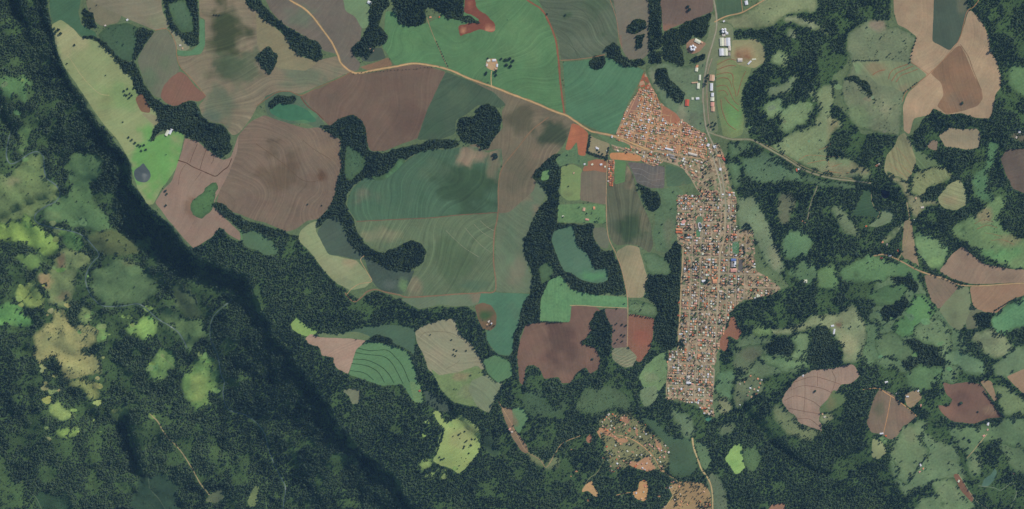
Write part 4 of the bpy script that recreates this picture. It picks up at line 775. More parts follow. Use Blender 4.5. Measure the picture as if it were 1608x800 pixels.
def mesh_from(name, v, f):
    me = bpy.data.meshes.new(name)
    me.vertices.add(len(v)); me.vertices.foreach_set('co', np.asarray(v, np.float32).ravel())
    f = np.asarray(f, np.int32); k = f.shape[1]
    me.loops.add(f.size); me.loops.foreach_set('vertex_index', f.ravel())
    me.polygons.add(len(f)); me.polygons.foreach_set('loop_start', np.arange(0, f.size, k, dtype=np.int32))
    me.update(calc_edges=True)
    return me
def link(name, me, mat=None, parent=None, **props):
    o = bpy.data.objects.new(name, me)
    if mat and not me.materials: me.materials.append(mat)
    COL.objects.link(o)
    if parent: o.parent = parent
    for k, v in props.items(): o[k] = v
    return o
def sheet(name, label, tri, col, mat, spots=(), furrow=None, edge=None):
    used = np.unique(tri); inv = np.zeros(len(W3), np.int64); inv[used] = np.arange(len(used))
    me = mesh_from(name, W3[used], inv[tri])
    me.polygons.foreach_set('use_smooth', np.ones(len(tri), bool))
    me.normals_split_custom_set_from_vertices(VN[used].tolist())
    px, py = CV[used, 0], CV[used, 1]
    base = np.tile(alb(col), (len(used), 1))
    for cx, cy, rx, ry, c, s in spots:
        wob = .5 * fbm(px / 17, py / 17, 4, int(cx))
        d = np.hypot((px - cx) / rx, (py - cy) / ry) + wob
        f = (s * (1 - smooth((d - .45) / .75)))[:, None]
        base = base * (1 - f) + alb(c) * f
    if edge is not None:                    # grass gives way to scrub towards the wood
        d, _ = polyline_dist(px, py, np.vstack([edge, edge[:1]])[::2])
        f = (.85 * (1 - smooth((np.abs(d) - .5) / (3.2 + 2.6 * fbm(px / 12, py / 12, 2, 9)))))[:, None]
        base = base * (1 - f) + alb((70, 92, 67)) * f
    rgba = np.ones((len(used), 4), np.float32); rgba[:, :3] = base
    a = me.attributes.new('cover', 'FLOAT_COLOR', 'POINT'); a.data.foreach_set('color', rgba.ravel())
    deg, sp, amp, wa = furrow or (30, 9, .03, 1.0)
    th = math.radians(deg); fr = 1.0 / (sp * S)
    a = me.attributes.new('furrow', 'FLOAT_VECTOR', 'POINT')
    a.data.foreach_set('vector', np.tile(np.array([math.sin(th) * fr, -math.cos(th) * fr, amp], np.float32), len(used)))
    a = me.attributes.new('warp', 'FLOAT', 'POINT'); a.data.foreach_set('value', np.full(len(used), wa * 5 / sp, np.float32))
    return link(name, me, mat, kind='structure', label=label)
order = np.argsort(top, kind='stable')
ts = top[order]
def tris_of(i):
    a, b = np.searchsorted(ts, i), np.searchsorted(ts, i + 1)
    return CF[order[a:b]]
sheet('ground', 'rough grassy ground between the fields, woods and roads', tris_of(-1), (96, 112, 84), M_WILD)
for i, m in enumerate(MAP):
    t_ = tris_of(i)
    if not len(t_): continue
    nm = 'forest_floor' if m['kind'] == 'wood' else m['kind']
    sheet(nm, ('dark ground under the ' + m['label']) if m['kind'] == 'wood' else m['label'], t_, ((50, 66, 50) if m['glade'] < -2 else (70, 93, 66)) if m['kind'] == 'wood' else m['col'], MATS.get(m['kind'], M_LAND), m.get('spots', ()), m.get('furrow'), m['out'] if (m['kind'] == 'clearing' and 'grow' not in m) or (m['kind'] == 'pasture' and m.get('shrubs')) else None)
for i, wv in enumerate(WAYS):
    t_ = tris_of(len(MAP) + i)
    if len(t_): sheet(wv[0], wv[1], t_, wv[2], MATS.get(wv[0], M_TRACK))

# ------------------------------------------------------------------ terrace banks: low ridges of earth across the slopes
M_BANK, t_, b_ = new_mat('bank_earth')
t_.links.new(N(t_, 'ShaderNodeObjectInfo').outputs['Color'], b_.inputs['Base Color'])
def bank(label, col, pts, wd=1.0, hh=.9):
    q = curve(P(pts), 2.0)
    d = np.gradient(q, axis=0); d /= np.hypot(d[:, 0], d[:, 1])[:, None]
    n = np.stack([-d[:, 1], d[:, 0]], 1)
    rows = []
    for off, h in ((-.5, -.4), (-.16, hh), (.16, hh), (.5, -.4)):
        p = q + n * (off * wd * (1 + .3 * fbm(q[:, 0] / 6, q[:, 1] / 6, 2, 3)))[:, None]
        rows.append(np.stack([mx(p[:, 0]), my(p[:, 1]), terrain(p[:, 0], p[:, 1]) + h], 1))
    v = np.stack(rows, 1).reshape(-1, 3)
    f = []
    for i in range(len(q) - 1):
        for k in range(3): f.append((i * 4 + k, i * 4 + k + 1, i * 4 + k + 5, i * 4 + k + 4))
    o = link('terrace_bank', mesh_from('terrace_bank', v, f), M_BANK, kind='structure', label=label)
    c = alb(col); o.color = (*[float(x) for x in c], 1)
for k, p in enumerate(['1126,102 1136,97 1145,93 1155,95', '1126,110 1136,106 1147,103 1156,104', '1125,118 1135,115 1147,115 1151,120 1151,132 1154,142 1156,152', '1125,126 1130,123 1141,123 1147,129 1149,137',
                       '1125,137 1130,135 1140,135 1145,142 1149,151 1153,159 1160,165', '1128,144 1136,142 1141,146 1143,150', '1138,153 1144,161 1153,169 1160,175', '1132,156 1133,169 1138,185 1144,196 1155,204', '1158,150 1164,128 1171,112']):
    bank('%s red terrace bank of the contour field below the warehouses' % ORD[k], (136, 98, 74), p, 1.3, 1.1)
for k, p in enumerate(['1395,125 1398,115 1406,108 1426,101', '1400,128 1408,116 1420,110 1434,104', '1407,129 1415,119 1428,114 1441,109', '1370,118 1380,112 1390,110']):
    bank('%s red terrace bank beside the light tan field' % ORD[k], (142, 100, 74), p, 1.3)
for k, p in enumerate(['562,547 582,551 607,550 620,560 632,575 643,600', '558,554 577,557 602,560 615,570 625,587 633,603', '554,564 577,566 597,575 610,587 619,602', '552,571 577,575 594,585 604,601', '549,582 572,586 587,597']):
    bank('%s dark hedge bank of the green terraced field' % ORD[k], (58, 82, 58), p, 1.1, 1.5)
for k, p in enumerate(['1240,613 1262,606 1290,610 1306,617', '1245,601 1275,592 1300,597 1320,604', '1232,629 1250,622 1275,630 1290,641', '1238,641 1262,646 1286,650', '1249,658 1270,658 1287,670', '1264,592 1264,620 1262,650', '1284,584 1284,606', '1306,582 1312,597 1305,618']):
    bank('%s dark contour bank of the tan ploughed hill' % ORD[k], (112, 88, 74), p, .7)
for k, p in enumerate(['1530,352 1545,345 1560,349', '1534,360 1550,354 1566,358', '1556,378 1575,377 1592,384', '1546,366 1560,368 1574,372']):
    bank('%s brown terrace bank of the streaked green hillside' % ORD[k], (136, 102, 78), p, .9)
for k, p in enumerate(['1255,251 1270,244 1300,246 1318,246', '1268,257 1298,252 1304,262 1322,257', '1286,236 1300,230 1308,222', '1294,268 1320,272 1340,271']):
    bank('%s orange bank of the rambling pasture' % ORD[k], (152, 112, 80), p, .9, .5)
for k, p in enumerate(['668,523 690,521 710,524 730,536 748,556', '655,536 668,522 690,520', '700,580 715,572 722,566']):
    bank('%s faint bank across the beige rounded field' % ORD[k], (116, 110, 88), p, .7, .6)
for k, p in enumerate(['962,556 972,560 984,561', '966,563 976,567 988,567', '972,570 982,573 992,572']):
    bank('%s pale bank of the terraced hillock' % ORD[k], (160, 146, 118), p, .8)
for k, p in enumerate(['995,272 1008,275 1022,283 1043,281', '992,265 1006,266 1024,274 1043,271', '1002,285 1016,286 1030,292 1042,290']):
    bank('%s pale bank of the purple grey contour field' % ORD[k], (134, 130, 122), p, .6, .5)
for k, p in enumerate(['730,358 742,372 756,386 772,398', '744,352 756,364 768,372 776,376', '754,347 764,356 776,363', '700,362 714,376 730,390 752,404']):
    bank('%s pale bank of the striped green field' % ORD[k], (140, 138, 112), p, .7, .5)
for k, p in enumerate(['1396,256 1410,268 1428,282', '1400,244 1416,260 1432,274', '1408,232 1422,248 1436,266']):
    bank('%s red rut bank of the striped olive hillside' % ORD[k], (150, 110, 84), p, .7, .5)
for k, p in enumerate(['842,0 860,14 878,22', '896,8 916,18 928,36 940,56', '912,2 930,14 944,34 950,52', '872,44 884,52 894,62 908,90', '890,66 904,80 912,92']):
    bank('%s dark bank of the grey green crop field' % ORD[k], (74, 84, 68), p, .7, .5)

# ------------------------------------------------------------------ trees
def crown_material(name, lo, hi, contrast=1.0):
    m, t, b = new_mat(name, .85, .1)
    inf = N(t, 'ShaderNodeObjectInfo')
    pos = N(t, 'ShaderNodeNewGeometry').outputs['Position']
    rnd = inf.outputs['Random']
    tone = N(t, 'ShaderNodeAttribute', attribute_type='INSTANCER', attribute_name='tone').outputs['Fac']
    f = math_(t, 'ADD', math_(t, 'MULTIPLY', rnd, .5), tone)
    cl = N(t, 'ShaderNodeClamp'); t.links.new(f, cl.inputs[0])
    c = mixc(t, cl.outputs[0], lo, hi)
    leaf = noise(t, pos, 1 / 1.6, 3, .6)
    c = vscale(t, c, math_(t, 'ADD', .55, math_(t, 'MULTIPLY', leaf, .9)))
    t.links.new(c, b.inputs['Base Color'])
    return m
M_CROWN = crown_material('tree_foliage', (.018, .038, .032), (.094, .136, .070))
M_PALM = crown_material('dark_foliage', (.016, .034, .028), (.056, .094, .060))
M_BUSH = crown_material('shrub_foliage', (.030, .058, .030), (.085, .125, .055))
M_TRUNK, t_, b_ = new_mat('bark')
t_.links.new(mixc(t_, noise(t_, N(t_, 'ShaderNodeNewGeometry').outputs['Position'], .8), (.05, .036, .026), (.12, .095, .07)), b_.inputs['Base Color'])
def crown_bm(seed, lumps, tall=1.0, cards=110):
    r = random.Random(seed); bm = bmesh.new()
    cs = []
    for k in range(lumps):
        a = r.uniform(0, 6.283); d = 0 if k == 0 else r.uniform(.3, .62)
        cs.append((d * math.cos(a), d * math.sin(a), (1.25 + r.uniform(-.35, .45)) * tall if k else 1.5 * tall, r.uniform(.36, .56) if k else .66))
    for cx, cy, cz, rad in cs:
        g = bmesh.ops.create_icosphere(bm, subdivisions=2, radius=1, matrix=Matrix.Identity(4))
        for v in g['verts']:
            k = rad * (1 + r.uniform(-.16, .16))
            v.co = Vector((cx + v.co.x * k, cy + v.co.y * k, cz + v.co.z * k * .85 * tall))
    for k in range(cards):
        cx, cy, cz, rad = r.choice(cs)
        n = Vector((r.gauss(0, 1), r.gauss(0, 1), r.gauss(.3, 1))).normalized()
        c = Vector((cx, cy, cz)) + Vector((n.x, n.y, n.z * .85 * tall)) * rad * r.uniform(.95, 1.16)
        q = Vector((r.gauss(0, 1), r.gauss(0, 1), r.gauss(0, 1))).normalized()
        u = n.cross(q).normalized(); w_ = (n + q * .8).normalized().cross(u)
        s = r.uniform(.10, .2)
        vs = [bm.verts.new(c + u * s * a + w_ * s * b * .7) for a, b in ((-1, 0), (0, -1), (1, 0), (0, 1))]
        bm.faces.new(vs)
    return bm
def trunk_bm(tall=1.0):
    bm = bmesh.new(); rings = []
    for z, rr in ((-.4, .13), (.15, .1), (.7 * tall, .075), (1.35 * tall, .03)):
        rings.append([bm.verts.new((rr * math.cos(a), rr * math.sin(a), z)) for a in np.arange(6) * math.pi / 3])
    for a, b in zip(rings[:-1], rings[1:]):
        for k in range(6): bm.faces.new((a[k], a[(k + 1) % 6], b[(k + 1) % 6], b[k]))
    for ang in (0.4, 2.4, 4.6):
        dv = Vector((math.cos(ang), math.sin(ang), 0)); p = Vector((0, 0, .62 * tall)); e = dv * .5 + Vector((0, 0, 1.2 * tall))
        sd_ = Vector((-dv.y, dv.x, 0)) * .04
        up = Vector((0, 0, .05))
        q = [bm.verts.new(x) for x in (p + sd_, p - sd_, p + up, e + sd_ * .4, e - sd_ * .4, e + up * .4)]
        for a, b, c, d in ((0, 1, 4, 3), (1, 2, 5, 4), (2, 0, 3, 5)): bm.faces.new((q[a], q[b], q[c], q[d]))
    return bm
def to_mesh(bm, name, mat):
    me = bpy.data.meshes.new(name); bm.to_mesh(me); bm.free(); me.materials.append(mat); return me
PROTO = bpy.data.collections.new('tree_kinds')
def proto(name, seed, lumps, mat, tall):
    bm = crown_bm(seed, lumps, tall); n0 = len(bm.faces)
    tb = trunk_bm(tall); tm = bpy.data.meshes.new('x'); tb.to_mesh(tm); tb.free(); bm.from_mesh(tm); bpy.data.meshes.remove(tm)
    bm.faces.ensure_lookup_table()
    for f in bm.faces[n0:]: f.material_index = 1
    me = to_mesh(bm, name, mat); me.materials.append(M_TRUNK)
    o = bpy.data.objects.new(name, me); PROTO.objects.link(o)
for k in range(6): proto('tree_kind_%d' % k, 100 + k, 4 + k % 3, M_CROWN if k < 4 else M_PALM, (1.0, 1.15, .9, 1.3, 1.1, 1.4)[k])
BUSHES = bpy.data.collections.new('bush_kinds')
for k in range(3):
    me = to_mesh(crown_bm(200 + k, 3, .55, 60), 'bush_kind_%d' % k, M_BUSH)
    BUSHES.objects.link(bpy.data.objects.new('bush_kind_%d' % k, me))

def scatter_group(name, coll):
    g = bpy.data.node_groups.new(name, 'GeometryNodeTree')
    g.interface.new_socket('Geometry', in_out='INPUT', socket_type='NodeSocketGeometry')
    g.interface.new_socket('Geometry', in_out='OUTPUT', socket_type='NodeSocketGeometry')
    i = g.nodes.new('NodeGroupInput'); o = g.nodes.new('NodeGroupOutput')
    ci = g.nodes.new('GeometryNodeCollectionInfo'); ci.inputs[0].default_value = coll
    ci.inputs['Separate Children'].default_value = True; ci.inputs['Reset Children'].default_value = True
    ip = g.nodes.new('GeometryNodeInstanceOnPoints'); ip.inputs['Pick Instance'].default_value = True
    def att(n, ty):
        a = g.nodes.new('GeometryNodeInputNamedAttribute'); a.data_type = ty; a.inputs[0].default_value = n
        return a.outputs[0]
    g.links.new(i.outputs[0], ip.inputs['Points']); g.links.new(ci.outputs[0], ip.inputs['Instance'])
    g.links.new(att('sort', 'INT'), ip.inputs['Instance Index'])
    g.links.new(att('turn', 'FLOAT_VECTOR'), ip.inputs['Rotation']); g.links.new(att('size', 'FLOAT_VECTOR'), ip.inputs['Scale'])
    g.links.new(ip.outputs[0], o.inputs[0])
    return g
G_TREE = scatter_group('scattered_crowns', PROTO)
G_BUSH = scatter_group('scattered_bushes', BUSHES)
# where the woods open into glades
GLADES = [(1290, 350, 130, 70, -.3), (1200, 310, 40, 40, -.2), (40, 320, 80, 150, .42), (120, 420, 120, 60, .45), (130, 120, 60, 120, -.3), (110, 560, 170, 110, .42), (150, 730, 175, 80, .36), (330, 560, 16, 60, -.2), (1430, 560, 70, 60, .28), (1520, 730, 100, 80, .34), (1210, 640, 50, 50, .3), (900, 720, 110, 100, .3), (1390, 450, 90, 50, .24),
          (1100, 680, 60, 50, .3), (1180, 760, 60, 60, .1), (440, 620, 90, 160, -.3), (1230, 110, 60, 70, -.3), (1270, 370, 60, 60, .05), (1530, 270, 50, 60, .15), (1600, 130, 40, 120, .2), (1340, 750, 80, 60, .1)]
# paler and darker woods; dark spots on the escarpment slope paint in its shade
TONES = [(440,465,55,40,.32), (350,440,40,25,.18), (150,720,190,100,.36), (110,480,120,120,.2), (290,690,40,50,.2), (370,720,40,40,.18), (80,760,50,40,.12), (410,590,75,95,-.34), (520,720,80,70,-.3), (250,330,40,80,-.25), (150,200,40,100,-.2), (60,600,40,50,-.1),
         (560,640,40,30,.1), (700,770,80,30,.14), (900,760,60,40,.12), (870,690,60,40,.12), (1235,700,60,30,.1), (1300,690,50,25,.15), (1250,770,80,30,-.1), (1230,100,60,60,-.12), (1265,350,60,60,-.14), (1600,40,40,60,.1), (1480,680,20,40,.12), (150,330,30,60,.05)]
def scatter(name, label, px, py, rad, group, nk, rng, base_tone=0.0):
    n = len(px)
    me = bpy.data.meshes.new(name); me.vertices.add(n)
    z = terrain(px, py) - .3
    me.vertices.foreach_set('co', np.stack([mx(px), my(py), z], 1).astype(np.float32).ravel())
    a = me.attributes.new('sort', 'INT', 'POINT'); a.data.foreach_set('value', rng.integers(0, nk, n).astype(np.int32))
    tn = np.zeros((n, 3), np.float32); tn[:, 2] = rng.uniform(0, 6.283, n); tn[:, :2] = rng.uniform(-.12, .12, (n, 2))
    a = me.attributes.new('turn', 'FLOAT_VECTOR', 'POINT'); a.data.foreach_set('vector', tn.ravel())
    sz = np.stack([rad, rad * rng.uniform(.85, 1.15, n), rad * rng.uniform(.75, 1.2, n)], 1).astype(np.float32)
    a = me.attributes.new('size', 'FLOAT_VECTOR', 'POINT'); a.data.foreach_set('vector', sz.ravel())
    tn_ = base_tone + .34 * fbm(px / 38, py / 38, 5, 71) + .16 * fbm(px / 7, py / 7, 2, 72)
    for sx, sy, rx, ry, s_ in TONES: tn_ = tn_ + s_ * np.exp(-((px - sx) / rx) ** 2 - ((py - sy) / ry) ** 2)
    a = me.attributes.new('tone', 'FLOAT', 'POINT'); a.data.foreach_set('value', np.clip(tn_, -.4, .8).astype(np.float32))
    o = link(name, me, None, kind='stuff', label=label)
    md = o.modifiers.new('scatter', 'NODES'); md.node_group = group
    return o

gx, gy = np.meshgrid(np.arange(-60, 1670, 2.25), np.arange(-60, 862, 2.25))
cx = (gx + RNG.uniform(-1.0, 1.0, gx.shape)).ravel(); cy = (gy + RNG.uniform(-1.0, 1.0, gy.shape)).ravel()
def classify(x, y, ways=True, clear=.7):
    c = np.full(x.shape, -1)
    for i, m in enumerate(MAP):
        o = m['out']
        k = np.nonzero((x > o[:, 0].min()) & (x < o[:, 0].max()) & (y > o[:, 1].min()) & (y < o[:, 1].max()))[0]
        if len(k): c[k[inside(o, x[k], y[k])]] = i
    if ways:
        for i, q in enumerate(WAYLINES):
            wd = WAYS[i][3] / 2 + (1.5 if WAYS[i][0] == 'stream' else clear)
            k = np.nonzero((x > q[:, 0].min() - wd) & (x < q[:, 0].max() + wd) & (y > q[:, 1].min() - wd) & (y < q[:, 1].max() + wd))[0]
            if len(k):
                d, _ = polyline_dist(x[k], y[k], q)
                c[k[np.abs(d) < wd]] = -2
    return c
cls = classify(cx, cy)
u01 = RNG.random(cx.shape)
SOLO = []                                   # trees that stand apart: (x, y, radius, map index)
bx, by, br = [], [], []
WOODS = {}
for i, m in enumerate(MAP):
    k = np.nonzero(cls == i)[0]
    if not len(k): continue
    if m['kind'] == 'wood':
        gap = fbm(cx[k] / 24, cy[k] / 24, 5, 60)
        gl = m['glade'] + 0 * gap
        if m['glade'] > -2:
            for sx, sy, rx, ry, s_ in GLADES: gl = gl + s_ * np.exp(-((cx[k] - sx) / rx) ** 4 - ((cy[k] - sy) / ry) ** 4)
        openness = smooth((gl - gap) / .3)
        keep = u01[k] < m['dens'] * .86 * (1 - .9 * openness)
        h = k[(~keep) & (openness > .25) & (u01[k] > .78)]
        bx += list(cx[h]); by += list(cy[h]); br += list(RNG.uniform(1.8, 4.4, len(h)))
        WOODS.setdefault(i, [[], [], []])
        k = k[keep]
        rad = m['size'] * (RNG.gamma(4, .32, len(k)) * 1.3 + 3.0) * np.where(RNG.random(len(k)) < .05, 1.45, 1)
        for q, v in zip(WOODS[i], (cx[k], cy[k], rad)): q.append(v)
    else:
        clump = np.clip(fbm(cx[k] / 16, cy[k] / 16, 3, 90 + i) * 1.6 + .7, 0, 2.2)
        if m['kind'] in ('clearing', 'marsh') or (m['kind'] == 'pasture' and m.get('shrubs')):
            # trees of the surrounding wood push in from the edge
            d, _ = polyline_dist(cx[k], cy[k], np.vstack([m['out'], m['out'][:1]])[::2])
            push = 9 * np.maximum(0, fbm(cx[k] / 10, cy[k] / 10, 4, 44) + .1)
            h = k[(np.abs(d) < push) & (u01[k] > .2)]
            if len(h):
                w_i = None if 'grow' in m else next((j for j in (0, 2, 1) if inside(MAP[j]['out'], np.array([np.mean(m['out'][:, 0])]), np.array([np.mean(m['out'][:, 1])]))[0]), None)
                if w_i is not None:
                    for q, v in zip(WOODS[w_i], (cx[h], cy[h], RNG.uniform(2.8, 5.6, len(h)))): q.append(v)
        if m.get('trees'):
            h = k[u01[k] < m['trees'] * clump]
            for j in h: SOLO.append((cx[j], cy[j], float(RNG.uniform(2.4, 5.6)), i))
        if m.get('shrubs'):
            h = k[(u01[k] > .5) & (u01[k] < .5 + m['shrubs'] * clump * 1.1)]
            bx += list(cx[h]); by += list(cy[h]); br += list(RNG.uniform(1.5, 3.8, len(h)))
for i, q in WOODS.items():
    m = MAP[i]
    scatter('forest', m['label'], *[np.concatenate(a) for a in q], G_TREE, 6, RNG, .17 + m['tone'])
k = np.nonzero(cls == -1)[0]
clump = np.clip(fbm(cx[k] / 16, cy[k] / 16, 3, 900) * 1.6 + .6, 0, 2)
h = k[u01[k] < .05 * clump]
bx += list(cx[h]); by += list(cy[h]); br += list(RNG.uniform(1.8, 4.5, len(h)))
scatter('shrubs', 'loose shrubs over rough pasture and clearings', np.array(bx), np.array(by), np.array(br), G_BUSH, 3, RNG, .25)

# ------------------------------------------------------------------ trees that stand apart, each a thing
TRUNKS = [to_mesh(trunk_bm(t), 'trunk', M_TRUNK) for t in (1.0, 1.2)]
CROWNS = [to_mesh(crown_bm(300 + k, 5, (1.0, 1.2)[k % 2], 160), 'crown', M_CROWN if k < 4 else M_PALM) for k in range(6)]
def empty(name, loc, rz, label, cat, group=None):
    o = bpy.data.objects.new(name, None); COL.objects.link(o)
    o.location = loc; o.rotation_euler = (0, 0, rz); o.empty_display_size = 2
    o['label'] = label; o['category'] = cat
    if group: o['group'] = group
    return o
def ground(px, py): return float(terrain(np.array([px]), np.array([py]))[0])
def where(px, py): return (float(mx(px)), float(my(py)), ground(px, py))
PLACED = []                                 # hand placed: (x, y, radius, words, group)
def row(x0, y0, x1, y1, n, r, words, group, jit=.5):
    for k in range(n):
        t = k / max(1, n - 1)
        PLACED.append((x0 + (x1 - x0) * t + random.uniform(-jit, jit), y0 + (y1 - y0) * t + random.uniform(-jit, jit), r * random.uniform(.85, 1.15), words, group))
def one(px, py, r, words, group='lone trees in the fields'): PLACED.append((px, py, r, words, group))
for x, y, r in ((968, 508, 5.5), (977, 510, 6), (983, 511, 6), (965, 519, 7), (976, 526, 5.5), (981, 527, 5.5), (970, 533, 5), (977, 536, 5), (966, 539, 5)):
    one(x, y, r, 'dark poplar casting a slanting shadow on the mauve plot', 'poplars on the mauve plot')
for x, y, r in ((1080, 11, 8), (1082, 16, 9)): one(x, y, r, 'big round tree alone in the mauve field beside the highway', 'round tree pair in the mauve field')
one(930, 564, 6, 'lone tree near the eastern side of the great mauve brown field')
one(1511, 162, 8, 'lone dark tree in the brown ploughed kite of the tan field')
one(1509, 633, 9, 'broad dark tree in the middle of the dark mauve field')
one(1535, 647, 5, 'small tree low in the dark mauve field')
one(1280, 614, 7, 'lone dark tree on the tan contour hill')
one(1340, 268, 8, 'pair forming tree near the curved road on the pale pasture', 'twin trees by the curved road')
one(1346, 266, 8, 'pair forming tree near the curved road on the pale pasture', 'twin trees by the curved road')
one(1223, 229, 6, 'dark tree above the road curving east from the junction')
one(483, 321, 4, 'small dark tree low on the great brown hill', 'two small trees on the great brown hill')
one(505, 323, 4, 'small dark tree low on the great brown hill', 'two small trees on the great brown hill')
for x, y in ((775, 243), (779, 243), (777, 248), (780, 247)): one(x, y, 8, 'one of a tight clump of dark trees in the tan corner of the crop hill', 'clump of dark trees on the crop hill')
one(260, 300, 7, 'tree standing by the dark hollow of the tan bare field', 'trees in the hollow of the tan bare field')
one(262, 305, 6, 'tree standing by the dark hollow of the tan bare field', 'trees in the hollow of the tan bare field')
one(261, 323, 6, 'lone bushy tree on the lower tan bare field')
one(117, 71, 6, 'lone tree high on the pale rim meadow'); one(193, 192, 4, 'lone tree low on the rim meadow')
for x, y in ((85, 46), (88, 50), (92, 47), (95, 53), (86, 54)): one(x, y, 8, 'leafy tree at the northern tip of the pale rim meadow', 'trees at the tip of the rim meadow')
for x, y in ((195, 143), (200, 140), (204, 147), (199, 150), (207, 150), (203, 154), (210, 139), (196, 149)): one(x, y, 5.5, 'tree in the small cluster beside the red brown rim plot', 'trees by the red brown rim plot')
for x, y in ((202, 216), (207, 220), (212, 224), (217, 228), (221, 230), (226, 228), (229, 235), (222, 237)): one(x, y, 6, 'tree on the dark diagonal line above the lined reservoir', 'trees above the lined reservoir')
for x, y in ((336, 24), (340, 24), (344, 24)): one(x, y, 4.5, 'tree of the short dark row in the contour field', 'short tree row in the contour field')
one(859, 22, 5, 'small tree beside the red road at the top'); one(888, 24, 6, 'bushy tree on the dark spot of the grey green field')
row(686, 66, 703, 104, 11, 3.2, 'small tree lining the lane through the bright green field', 'trees along the green field lane')
for x, y, r in ((766, 92, 5), (794, 94, 8), (800, 93, 9), (805, 96, 8), (795, 102, 8), (802, 104, 9), (787, 93, 6), (764, 114, 7), (778, 113, 8), (779, 118, 7), (763, 117, 6)):
    one(x, y, r, 'leafy tree sheltering the farm compound in the green field', 'trees round the farm compound')
row(927, 213, 923, 238, 9, 6, 'dark tree on the western edge of the walled yard', 'border trees of the walled yard')
row(925, 240, 953, 249, 11, 6, 'dark tree on the southern edge of the walled yard', 'border trees of the walled yard')
row(953, 247, 956, 233, 5, 5.5, 'dark tree on the eastern edge of the walled yard', 'border trees of the walled yard')
for x, y in ((938, 236), (941, 239), (946, 242)): one(x, y, 5, 'round tree inside the walled yard', 'trees inside the walled yard')
row(839, 505, 880, 506, 15, 4.2, 'small tree in the hedge row under the fresh green pasture', 'hedge row under the green pasture')
row(990, 494, 1026, 500, 10, 4.5, 'poplar on the top edge of the red brown field', 'poplars above the red brown field')
row(1340, 95, 1379, 95, 13, 3.8, 'tree in the straight dark hedge above the terraced olive field', 'straight dark hedge trees')
row(1419, 146, 1440, 130, 7, 4, 'tree on the slanting boundary of the tan field', 'boundary trees of the tan field')
row(1428, 98, 1439, 60, 8, 4.5, 'tree on the western edge of the large tan field', 'edge trees of the tan field')
row(1282, 577, 1330, 573, 13, 4.5, 'tree on the top edge of the tan contour hill', 'trees above the tan contour hill')
row(1545, 615, 1574, 654, 18, 4.6, 'tree of the slanting hedge east of the dark mauve field', 'slanting hedge by the mauve field')
row(1412, 635, 1411, 612, 7, 4.5, 'tree on the hedge between the brown fields', 'hedge trees between the brown fields')
row(1444, 400, 1466, 430, 10, 4.5, 'tree along the shady bend of the lane', 'trees at the shady lane bend')
row(1562, 488, 1595, 468, 11, 4.5, 'tree on the border of the vivid green hillside', 'border trees of the vivid hillside')
row(1448, 466, 1470, 488, 8, 4.5, 'tree on the diagonal hedge under the olive triangle', 'diagonal hedge trees')
for x, y in ((1514, 688), (1521, 691), (1520, 704), (1505, 693), (1523, 694)): one(x, y, 6, 'round tree on the wide green pasture with the track', 'round trees on the wide pasture')
for x, y in ((1110, 120), (1111, 124), (1109, 129), (1108, 133), (1112, 118)): one(x, y, 7, 'tall dark tree of the spindle shaped clump beside the highway', 'spindle clump by the highway')
for x, y in ((1113, 196), (1117, 199), (1121, 203), (1122, 197), (1119, 192), (1124, 194)): one(x, y, 5.5, 'dark tree among the roofs in the wedge by the junction', 'trees in the junction wedge')
row(556, 116, 690, 105, 24, 2.6, 'tiny roadside tree under the main dirt road', 'tiny roadside trees', .8)
for x, y in ((1169, 355), (1172, 352), (1176, 354), (1178, 358), (1174, 358), (1171, 359)): one(x, y, 8, 'dark tree in the tight grove on the pale town side pasture', 'tight grove on the town side pasture')
for x, y in ((1111, 443), (1114, 446), (1110, 440), (1113, 441), (1108, 444)): one(x, y, 7, 'tall tree in the dark square of the town', 'trees of the town square')
for x, y in ((1068, 536), (1071, 540), (1069, 545), (1073, 534), (1074, 543), (1066, 541)): one(x, y, 7.5, 'tall tree in the dark grove at the town corner', 'grove at the town corner')
row(1168, 388, 1169, 399, 6, 5, 'dark tree in the row behind the football pitch', 'trees behind the football pitch')
for x, y in ((718, 635), (722, 650), (720, 683), (730, 678), (728, 704), (690, 718), (693, 722), (697, 720), (729, 701), (741, 690), (740, 700), (748, 671), (746, 690), (752, 705), (736, 712)):
    one(x, y, 5, 'tree scattered on the bright yellow green hilltop pasture', 'trees on the hilltop pasture')
for x, y in ((713, 549), (717, 551), (712, 557), (715, 559), (732, 551), (709, 534)): one(x, y, 4.5, 'dark bush tree on the beige rounded field', 'dark trees on the beige field')
SOLO2 = sorted([(r, x, y, i) for x, y, r, i in SOLO if -2 < x < 1610 and -2 < y < 802], reverse=True)
SIZE = lambda r: 'large' if r > 5 else 'mid sized' if r > 4.2 else 'small'
import re
def short(label):
    a = re.split(r' (?:beside|with|along|inside|between|under|below|by|at|on|west|east|south|north|above|into|around|down|across|framed|cut|to|near|among|streaked|beneath|round|for|over|cutting|leading|of|in)\b', label)[0]
    return a if sum(1 for m in MAP if m['label'].startswith(a)) == 1 else ' '.join(label.split()[:8])
def side(px, py, m):
    o = m['out']; c = o.mean(0); w_, h_ = np.ptp(o[:, 0]) + 1, np.ptp(o[:, 1]) + 1
    dx, dy = (px - c[0]) / w_, (py - c[1]) / h_
    s = ('northern' if dy < -.16 else 'southern' if dy > .16 else '')
    e = ('western' if dx < -.16 else 'eastern' if dx > .16 else '')
    return ('north ' if s == 'northern' and e else 'south ' if s == 'southern' and e else s) + e or 'middle'
n_solo = max(0, 298 - len(PLACED))
for r, x, y, i in SOLO2[:n_solo]:
    m = MAP[i]
    PLACED.append((x, y, r, '%s tree, %s of the %s' % (SIZE(r), side(x, y, m).replace('ern', ''), short(m['label'])), 'trees of the ' + short(m['label'])))
